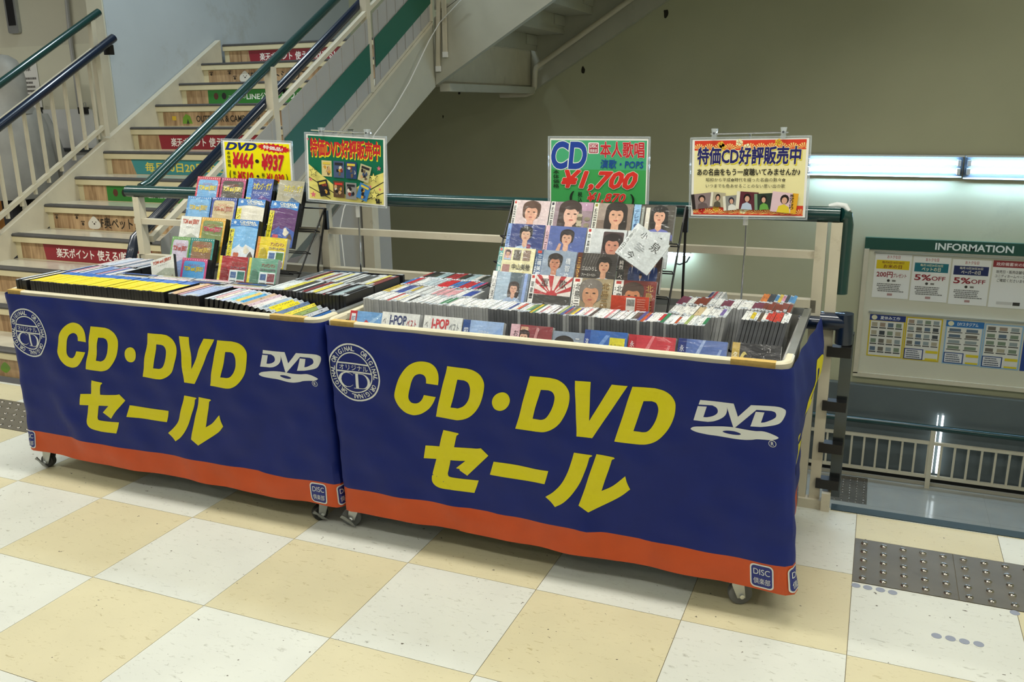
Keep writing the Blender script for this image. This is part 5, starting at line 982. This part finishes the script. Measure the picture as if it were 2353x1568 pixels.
def bob(c1, c2, c3, obic):
    def d(p): p.rect(0, 0, 1, 1, c1); p.poly([(.1, 0), (.9, 0), (1, .5), (.6, .62), (.3, .4)], c2); p.poly([(.5, .1), (.7, .5), (.9, .3), (.8, 0)], c3); (p.rect(0, 0, .2, 1, '#3a8cd4'), p.rect(0, 0, .2, .55, '#e2d82c'), p.vtext('スポンジ', (.04, .2, .16, .53), '#2c2a18', .02)) if obic else None; p.text('スポンジ・ボブ', (.24, .74, .94, .9), '#e6d83a', .04, edge='#2c3a5a', ew=.03); p.text('スポンジオンザラン', (.26, .64, .9, .7), '#dfe6f0', .01)
    return d
def anp(c1, c2):
    def d(p): p.rect(0, 0, 1, 1, c1); p.rect(0, 0, .09, 1, '#e2d244' if c1 != '#e2cc28' else '#d88a2c'); p.text('アンパンマン', (.46, .72, .92, .84), '#8e2424', .04, edge='#f0e8d8', ew=.03); p.text('コレクションDVD', (.42, .6, .95, .69), '#6a5a70', .03, edge='#f0ece8', ew=.03); p.poly(rrect(.42, .02, .97, .56, .03), '#dce8ea'); p.rect(.46, .3, .66, .5, '#4a6a9c'); p.rect(.7, .26, .95, .52, c2); p.rect(.46, .06, .66, .22, '#3a3440'); p.rect(.7, .06, .95, .22, '#a85a54'); p.poly(ell(.25, .35, .13, .3, 12), tuple(k*.8 for k in lin_inv(c1)))
    return d
DV_ = [(4, (455,405), (508,408), tj('#c0344c', '#6aa4d4', '#e6d44a', '#4a5c9c'), 'red-bordered cartoon DVD, top left of the DVD rack', .19), (4, (510,408), (567,411), tj('#a83a6c', '#4c4840', '#e6d44a', '#6a6a44'), 'magenta-bordered cartoon DVD with dark cover, top row', .19),
       (4, (572,409), (630,412), bob('#2c4a9c', '#5a3a8c', '#9ac4e4', 1), 'blue and purple cartoon DVD with blue side strip, top row', .19), (4, (643,413), (701,418), bob('#a8a48c', '#4a6a8c', '#d8b83a', 0), 'sandy grey cartoon DVD behind the green sign, top right of the rack', .19),
       (3, (433,450), (487,453), tj('#4a8cc8', '#7ab0dc', '#d8c04a', '#5a94c4', '#4a6a94'), 'light blue cartoon DVD, second tier left', .19), (3, (489,453), (546,456), tj('#2c4a9c', '#c8b890', '#b86a4a', '#5a6a4c'), 'navy-bordered cartoon DVD, second tier', .19),
       (3, (549,456), (611,460), cin('バッドガイズ', '#dfdccc', '#d8c88c', '#cfc49c'), 'blue-topped film DVD with whitish cover, second tier', .19), (3, (625,461), (688,467), cin('マリオブラザーズ', '#5a2c6c', '#3a5aa8', '#c84a5c'), 'blue-topped film DVD with purple cover, right of second tier', .19),
       (2, (418,496), (464,499), tjw, 'white cartoon DVD, left of the third tier', .19), (2, (465,499), (520,503), tj('#d8a83a', '#7a8c54', '#c83a5c', '#5a8a3c'), 'orange-bordered cartoon DVD, third tier', .19), (2, (533,503), (596,508), cin('FLY!フライ!', '#7ab8e8', '#dfe8f0', '#c86a4a'), 'blue-topped film DVD with sky and clouds, third tier', .19),
       (1, (397,543), (439,546), tj('#6aa45a', '#c8c0d4', '#b84a44', '#7a94c4'), 'green-bordered cartoon DVD, fourth tier', .19), (1, (440,546), (494,550), tj('#2c8a84', '#8c6a4c', '#d8b84a', '#6a4a34'), 'teal-bordered cartoon DVD with brown cover, fourth tier', .19), (1, (594,543), (661,549), anp('#e2cc28', '#4a7a3c'), 'yellow square children DVD, right of the fourth tier', .125),
       (0, (420,592), (478,596), tj('#c84a84', '#5aa4e0', '#d8c44a', '#3a6ab8'), 'pink-bordered cartoon DVD with blue cover, bottom tier', .17), (0, (506,587), (571,592), anp('#a82c34', '#3a7a74'), 'red square children DVD, bottom tier', .125), (0, (574,592), (640,597), anp('#6aa48c', '#8a4a54'), 'green square children DVD, bottom tier', .125)]
for tier, a, b, d_, lb, h_ in DV_:
    tl, tr = Py(*a, DY[tier]), Py(*b, DY[tier]); h_ = min(h_, (tl.z-ZF-.006)/math.cos(DT))
    face_case('dvd_case', lb, tl, tr, h_, .0142 if h_ > .13 else .0104, DT, M_DVDCASE if h_ > .13 else M_CDCASE, d_, 'DVD case', extra=1)
a, b = Py(346, 601, .50), Py(398, 583, .50); face_case('dvd_case', 'white cartoon DVD tipped sideways left of the DVD rack', a, b, .125, .0142, math.radians(18), M_DVDCASE, tjw, 'DVD case')
# cases standing crosswise in front of the DVD rack
for k in range(24):
    a = k // 6; b_ = k % 6; c_ = ('#dfe2e2', '#26272a', '#d8b0bc', '#3a5a9c', '#d9dcdc', '#2b2c30', '#a8a284')[(b_*2+3*a) % 7]; pos = ('far left', 'left', 'middle', 'right')[a]
    DVD.put(-1.0025+.194*a, .3495+.0155*b_, zD+.001*(b_ % 3), 0, c_, 'DVD case with '+cname(c_)+' spine standing crosswise before the DVD rack, '+pos, 'crosswise DVD cases, '+cname(c_)+' '+pos, yaw=math.pi/2)
# ---------------- wire racks
def rack(name, label, x0, x1, top, bot, legy, tiers):
    t = thing(name, label, 'display rack', ((x0+x1)/2, bot[0], ZF)); P_ = PT(t)
    for x in (x0, x1):
        P_(MB().tube([(x, bot[0], ZF+.004), (x, top[0], top[1])], .0035, 8), 'side_rail', M_WIRE, True); P_(MB().tube([(x, legy, ZF+.004), (x, legy, ZR+.03), (x, top[0]+.01, top[1])], .0045, 8), 'rear_leg', M_WIRE, True)
        P_(MB().box((x-.008, top[0]-.0, top[1]-.09), (x+.008, top[0]+.016, top[1]-.01)), 'leg_bracket', M_BLACK)
        P_(MB().tube([(x, bot[0], ZF+.004), (x, legy, ZF+.004)], .0035, 8), 'foot_rail', M_WIRE, True)
    xa, xb = x0, x1
    for y, z, *xr_ in tiers:
        x0, x1 = xr_ if xr_ else (xa, xb)
        P_(MB().tube([(x0, y+.004, z-.007), (x1, y+.004, z-.007)], .0025, 6), 'shelf_wire', M_WIRE, True); P_(MB().tube([(x0, y+.034, z-.020), (x1, y+.034, z-.020)], .0025, 6), 'shelf_wire', M_WIRE, True)
        for x in (x0, x1): P_(MB().tube([(x, y+.004, z-.007), (x, y+.034, z-.020)], .0025, 6), 'shelf_hook', M_WIRE, True)
    x0, x1 = xa, xb
    P_(MB().tube([(x0, top[0], top[1]), (x1, top[0], top[1])], .0035, 8), 'top_wire', M_WIRE, True)
def tiers_of(ys, zs, h, tilt): return [(y-h*math.sin(tilt), z-h*math.cos(tilt)-.003) for y, z in zip(ys, zs)]
cz = [min(Py(*q, CY[r]).z for q in COLP[r]) for r in range(4)]
rack('display_rack', 'black wire rack holding face-on CDs on the right cart', .505, 1.155, (.80, 1.10), (.47, 0), .80, tiers_of(CY, cz, .125, TILT))
dz_ = [.84, .92, .995, 1.07, 1.148]
dt_ = []
for r_ in DV_:
    z_ = min(Py(*q, DY[r_[0]]).z for q in r_[1:3]); h_ = min(r_[5], (z_-ZF-.006)/math.cos(DT)); q = (DY[r_[0]]-h_*math.sin(DT), z_-h_*math.cos(DT)-.006)
    if not r_[0]: continue
    if r_[5] < .13: dt_.append(q+(Py(*r_[1], DY[r_[0]]).x, Py(*r_[2], DY[r_[0]]).x+.02)); continue
    same = [e for e in dt_ if len(e) == 2 and abs(q[0]-e[0]) < .012 and abs(q[1]-e[1]) < .02]
    if same: dt_.remove(same[0]); q = (min(q[0], same[0][0]), min(q[1], same[0][1]))
    dt_.append(q)
XD = [Py(*q, DY[r_[0]]).x for r_ in DV_ for q in r_[1:3]]
rack('display_rack', 'black wire rack holding face-on DVDs on the left cart', min(XD)-.012, max(XD)+.014, (.875, 1.035), (.56, 0), .80, dt_)
# ================================================================== SIGNS
def sign(label, tl, tr, bl, yy, draw, hang=None, film=True):
    a, b, c = Py(*tl, yy), Py(*tr, yy), Py(*bl, yy); w_ = (b-a).length; h_ = (c-a).length; mt = frame(a-(a-c).normalized()*0, b-a, a-c); ey = mt.to_3x3()@V((0, 1, 0)); mt.translation = a-ey*h_
    t = thing('price_sign', label, 'sign', mtx=mt); br = .008
    MB().prism(rrect(0, 0, w_, h_, .008), lambda x, y, h: V((x, y, h-.0035)), .0008).build('pocket_back', M_CLEAR, t)
    e = MB()
    for q in ((0, 0, w_, br*.5), (0, h_-br*.5, w_, h_), (0, br*.5, br*.5, h_-br*.5), (w_-br*.5, br*.5, w_, h_-br*.5)): e.box((q[0], q[1], -.0026), (q[2], q[3], .0016))
    e.build('pocket_rim', M_CLEAR, t); B('sheet', (br, br, -.0024), (w_-br, h_-br, -.0012), M_PAPER, t)
    p = PR(w_-2*br, h_-2*br); draw(p); p.build('sign_print', t, Matrix.Translation((br, br, -.0011)), M_GLOSS); return t, mt, w_, h_
def s_dvdprice(p):
    p.rect(.025, .02, .975, .965, '#efe500'); p.text('DVD', (.04, .78, .50, .95), '#1e2a72', .06, .35); p.poly([(.55+.21*(1+.22*(k % 2))*math.cos(2*math.pi*k/44)+.20, .855+.075*(1+.5*(k % 2))*math.sin(2*math.pi*k/44)-.035*math.cos(2*math.pi*k/44)) for k in range(44)], '#c8202c'); p.text('特価品!', (.60, .81, .88, .90), '#f4efe4', .04, .1, -.09)
    p.vtext('本体価格', (.055, .35, .105, .75), '#22201c', .02); p.text('¥464', (.14, .36, .44, .71), '#c4202c', .06, .2, 0, '#d8a070', .03); p.poly(ell(.5, .53, .028, .045), '#22201c'); p.text('¥937', (.57, .34, .89, .70), '#c4202c', .06, .2, 0, '#d8a070', .03)
    p.text('(', (.075, .05, .1, .28), '#22201c', .02); p.vtext('税込', (.13, .06, .17, .27), '#22201c', .03); p.text('¥510', (.2, .06, .43, .26), '#c4202c', .05, .15); p.poly(ell(.5, .17, .02, .03), '#22201c'); p.vtext('税込', (.56, .05, .6, .26), '#22201c', .03); p.text('¥1,030', (.63, .04, .88, .25), '#c4202c', .05, .15); p.text(')', (.91, .04, .935, .26), '#22201c', .02)
def burst(p, x0, y0, x1, y1, c): p.rect(x0, y0, x1, y1, c)
def s_dvdsale(p):
    p.rect(.02, .02, .98, .98, '#0f6a4c'); p.poly([(.02, .02), (.98, .02), (.98, .5), (.84, .43), (.5, .12), (.16, .42), (.02, .55)], '#e6dc7c')
    for a, b in (((.02, .35), (.4, .1)), ((.02, .2), (.3, .04)), ((.98, .36), (.62, .08)), ((.98, .2), (.7, .04))): d = V((b[0]-a[0], b[1]-a[1])).normalized().orthogonal()*.006; p.poly([(a[0]-d.x, a[1]-d.y), (b[0]-d.x, b[1]-d.y), (b[0]+d.x, b[1]+d.y), (a[0]+d.x, a[1]+d.y)], '#2a2a22')
    p.text('特価DVD好評販売中', (.055, .665, .945, .93), '#e6dc2c', .08); p.text('特価DVD好評販売中', (.05, .68, .94, .945), '#c0272f', .05)
    for x, y, w_, h_, r, c in ((.26, .5, .13, .24, 0, '#d8c890'), (.42, .5, .14, .25, 0, '#4a5a7c'), (.58, .5, .14, .25, 0, '#2c4470'), (.75, .47, .14, .25, -.25, '#b8b48c'), (.22, .2, .13, .24, .25, '#26242a'), (.42, .2, .14, .25, 0, '#5a4430'), (.58, .19, .14, .25, 0, '#8a8a88'), (.74, .19, .14, .24, -.35, '#3a7ab8')):
        c_, s_ = math.cos(r), math.sin(r); Q = lambda u, v: (x+u*c_*w_-v*s_*h_*p.h/p.w, y+u*s_*w_*p.w/p.h+v*c_*h_)
        p.poly([Q(-.5, -.5), Q(.5, -.5), Q(.5, .5), Q(-.5, .5)], c); rr = random.Random(int(x*100+y*7)); p.k += 1
        for q in range(7):
            a, b = rr.uniform(-.3, .3), rr.uniform(-.34, .2); p.poly([Q(a+.14*math.cos(t_)*rr.uniform(.6, 1.2), b+.12*math.sin(t_)*rr.uniform(.6, 1.3)) for t_ in [k*math.pi/4 for k in range(8)]], rr.choice(['#1e1c20', '#c8a070', '#8a3a34', '#d8d2c4', '#3a4a6c', '#6a5a48', '#c8983a']))
        p.poly([Q(-.36, .26), Q(.36, .26), Q(.36, .4), Q(-.36, .4)], rr.choice(['#c83a34', '#d8c04a', '#d8d4c8', '#2a2a30']))
    for x, y, r, c in ((.1, .44, .06, 0), (.87, .42, .06, 0), (.88, .16, .065, 0)): p.poly([(a, y+(b-y)*p.w/p.h) for a, b in star(x, y, r)], '#22221c'); p.poly([(a, y+(b-y)*p.w/p.h) for a, b in star(x, y, r*.8)], '#e6dc7c')
    for x, y, r in ((.06, .32, .025), (.09, .09, .04), (.94, .56, .03), (.83, .28, .02), (.95, .25, .02), (.04, .93, .02)): p.poly([(a, y+(b-y)*p.w/p.h) for a, b in star(x, y, r)], '#d86a7c')
    p.rect(.9, .035, .95, .075, '#22221c'); p.poly(ell(.905, .09, .014, .02, 10), '#22221c'); p.poly(ell(.935, .09, .014, .02, 10), '#22221c'); p.poly([(.95, .055), (.97, .04), (.97, .075)], '#22221c')
def s_cd(p):
    p.rect(.012, .02, .988, .975, '#3f9e54'); p.rect(.012, .55, .988, .975, '#4aa878'); p.text('CD', (.02, .56, .38, .945), '#27459c', .045, .12, 0, '#d8e4e0', .03); p.poly(rrect(.40, .78, .51, .945, .015), '#f0ecec'); p.poly(rrect(.41, .79, .50, .93, .012), '#a8344a'); p.text('DISC', (.418, .87, .492, .92), '#f0ecec', .02); p.text('倶楽部', (.418, .80, .492, .85), '#f0ecec', .01)
    p.text('本人歌唱', (.525, .73, .965, .955), '#c42c34', .035, 0, 0, '#e6e0dc', .03); p.text('演歌・POPS', (.53, .57, .96, .70), '#1f4c98', .03, .1); p.vtext('本体価格', (.035, .26, .10, .54), '#1c2a1c', .02)
    p.text('¥1,700', (.13, .24, .90, .53), '#d8342c', .055, .3, 0, '#e8ddd4', .025); p.text('(', (.215, .02, .26, .22), '#1c2a1c', .03); p.vtext('税込', (.30, .05, .345, .22), '#1c2a1c', .03); p.text('¥1,870', (.40, .06, .79, .21), '#d8342c', .04, .25, 0, '#e8ddd4', .02); p.text(')', (.84, .02, .88, .2), '#1c2a1c', .03)
def s_cdsale(p):
    a = p.w/p.h; p.rect(.02, .02, .98, .985, '#e8e0a8')
    def flowers(y0, y1, seed):
        p.rect(.02, y0, .98, y1, '#d2402a'); rr = random.Random(seed); p.k += 1
        for k in range(11):
            cx = .06+k*.09; cy = y0+.01; r = .052
            for j in range(7):
                a0, a1 = math.radians(8+j*24), math.radians(8+j*24+13); q = [(cx+r*.15*math.cos(a0), cy+r*.15*a*math.sin(a0)), (cx+r*math.cos(a0), min(y1, cy+r*a*math.sin(a0))), (cx+r*math.cos(a1), min(y1, cy+r*a*math.sin(a1)))]; p.poly([(min(.98, max(.02, x)), y) for x, y in q], '#ecd27a', True)
        p.k += 1
        for k in range(5):
            cx, cy = rr.uniform(.06, .94), rr.uniform(y0+.03, y1-.02); c = rr.choice(['#ece4b4', '#e0b03a', '#c8302a'])
            for j in range(5): p.poly(ell(cx+.018*math.cos(j*1.257), cy+.018*a*math.sin(j*1.257), .014, .014*a, 8), c, True)
    flowers(.86, .985, 4); flowers(.02, .15, 9)
    p.text('特価CD好評販売中', (.055, .665, .945, .89), '#e0d01c', .06); p.text('特価CD好評販売中', (.05, .68, .94, .90), '#242464', .045, .06, 0, '#f2ecc4', .03)
    p.text('あの名曲をもう一度聴いてみませんか♪', (.05, .535, .94, .625), '#1f1d1a', .03); p.text('昭和から平成✿時代を綴った名曲の数々✿', (.13, .455, .82, .505), '#2c2a24', .0); p.text('いつまでも色あせることのない思い出の歌', (.13, .375, .82, .425), '#2c2a24', .0)
    for x, w_, y, h_, r, c, hc, cc in ((.10, .19, .2, .2, .12, '#8a7a7a', '#2a2222', '#6a5a5a'), (.24, .13, .22, .19, -.08, '#b0a890', '#221c1a', '#5a5648'), (.365, .15, .18, .19, .1, '#8c8c88', '#2a2a3a', '#e0e0dc'), (.50, .19, .21, .23, -.06, '#5c2a34', '#1e1618', '#b8c8dc'), (.645, .16, .20, .21, .06, '#2c3a30', '#1e1a18', '#6aa44a'), (.82, .22, .19, .26, -.1, '#dcc0c8', '#231c1c', '#e0c83a')):
        c_, s_ = math.cos(r), math.sin(r)
        def Q(u, v): return (x+u*w_*c_-v*h_*s_/a, y+u*w_*s_*a+v*h_*c_)
        p.poly([Q(-.5, -.5), Q(.5, -.5), Q(.5, .5), Q(-.5, .5)], c); p.poly([Q(-.5, -.5), Q(-.34, -.5), Q(-.34, .5), Q(-.5, .5)] if x < .8 else [Q(.28, -.5), Q(.5, -.5), Q(.5, .5), Q(.28, .5)], '#e4e0d0' if .2 < x < .6 else ('#2a2424' if x < .2 else ('#e0a82c' if x > .8 else '#7a9a7c')))
        p.poly([Q(-.25, -.5), Q(-.2, -.2), Q(0, -.08), Q(.2, -.2), Q(.27, -.5)], cc); p.poly([Q(.0+.17*math.cos(t_), .16+.24*math.sin(t_)) for t_ in [k*math.pi/6 for k in range(12)]], hc); p.poly([Q(.0+.11*math.cos(t_), .10+.17*math.sin(t_)) for t_ in [k*math.pi/5 for k in range(10)]], SK)
        if x > .8: p.vtext('美空ひばり', (.865, .1, .90, .3), '#2a2018', .02)
sign('yellow DVD price sign with blue and red lettering behind the DVD rack', (507, 318), (671, 324), (503, 419), .905, s_dvdprice)
S2 = sign('green sign with red lettering and yellow stars on a clip stand', (699, 303), (888, 314), (694, 461), .80, s_dvdsale)
sign('green CD price sign with large blue CD and red price, behind the CD rack', (1259, 313), (1495, 314), (1254, 476), .815, s_cd)
S4 = sign('cream sign with navy lettering and a red and gold flower border on a clip stand', (1586, 316), (1866, 311), (1575, 501), .80, s_cdsale)
def stand(label, S, clips, pole_x, bar, zbot, tape):
    t = thing('sign_stand', label, 'sign stand', (pole_x, .834, zbot)); P_ = PT(t); yy = .834
    za = Py(*bar[0], .80).z; x0, x1 = Py(*bar[0], .80).x, Py(*bar[1], .80).x
    P_(MB().tube([(pole_x, yy, zbot), (pole_x+.004, yy, zbot+.2), (pole_x, yy, za)], .0038, 10), 'pole', M_CHROME, True)
    P_(MB().tube([(pole_x, yy, tape-.02), (pole_x, yy, tape+.025)], .0085, 10), 'collar', M_WHITE, True)
    P_(MB().tube([(x0, .80, za), (x1, .80, Py(*bar[1], .80).z)], .003, 8), 'crossbar', M_CHROME, True); P_(MB().tube([(pole_x, yy, za), (pole_x, .80, za)], .003, 8), 'arm', M_CHROME, True)
    P_(MB().box((pole_x-.02, yy-.005, ZR-.0015), (pole_x+.02, yy+.006, zbot)), 'clamp', M_WHITE)
    for px, py in clips:
        c = Py(px, py, .80); P_(MB().prism([(-.010, .012), (.010, .012), (.007, -.004), (.0085, -.022), (-.0085, -.022), (-.007, -.004)], lambda a, b, h: c+V((a, -.012+h, b)), .006), 'clip', M_CLEAR); P_(MB().prism([(-.010, .012), (.010, .012), (.007, -.004), (.0085, -.022), (-.0085, -.022), (-.007, -.004)], lambda a, b, h: c+V((a, .005+h, b)), .006), 'clip', M_CLEAR); P_(MB().tube([c+V((0, -.012, -.003)), c+V((0, .010, -.003))], .004, 8), 'clip_spring', M_CHROME, True)
stand('chrome clip stand holding the green sign above the left cart', S2, [(739, 300), (844, 304)], -.20, ((715, 299), (852, 306)), ZR+.012, 1.03)
stand('chrome clip stand holding the flower-bordered sign above the right cart', S4, [(1642, 304), (1801, 301)], 1.355, ((1633, 308), (1812, 304)), ZR+.012, 1.06)
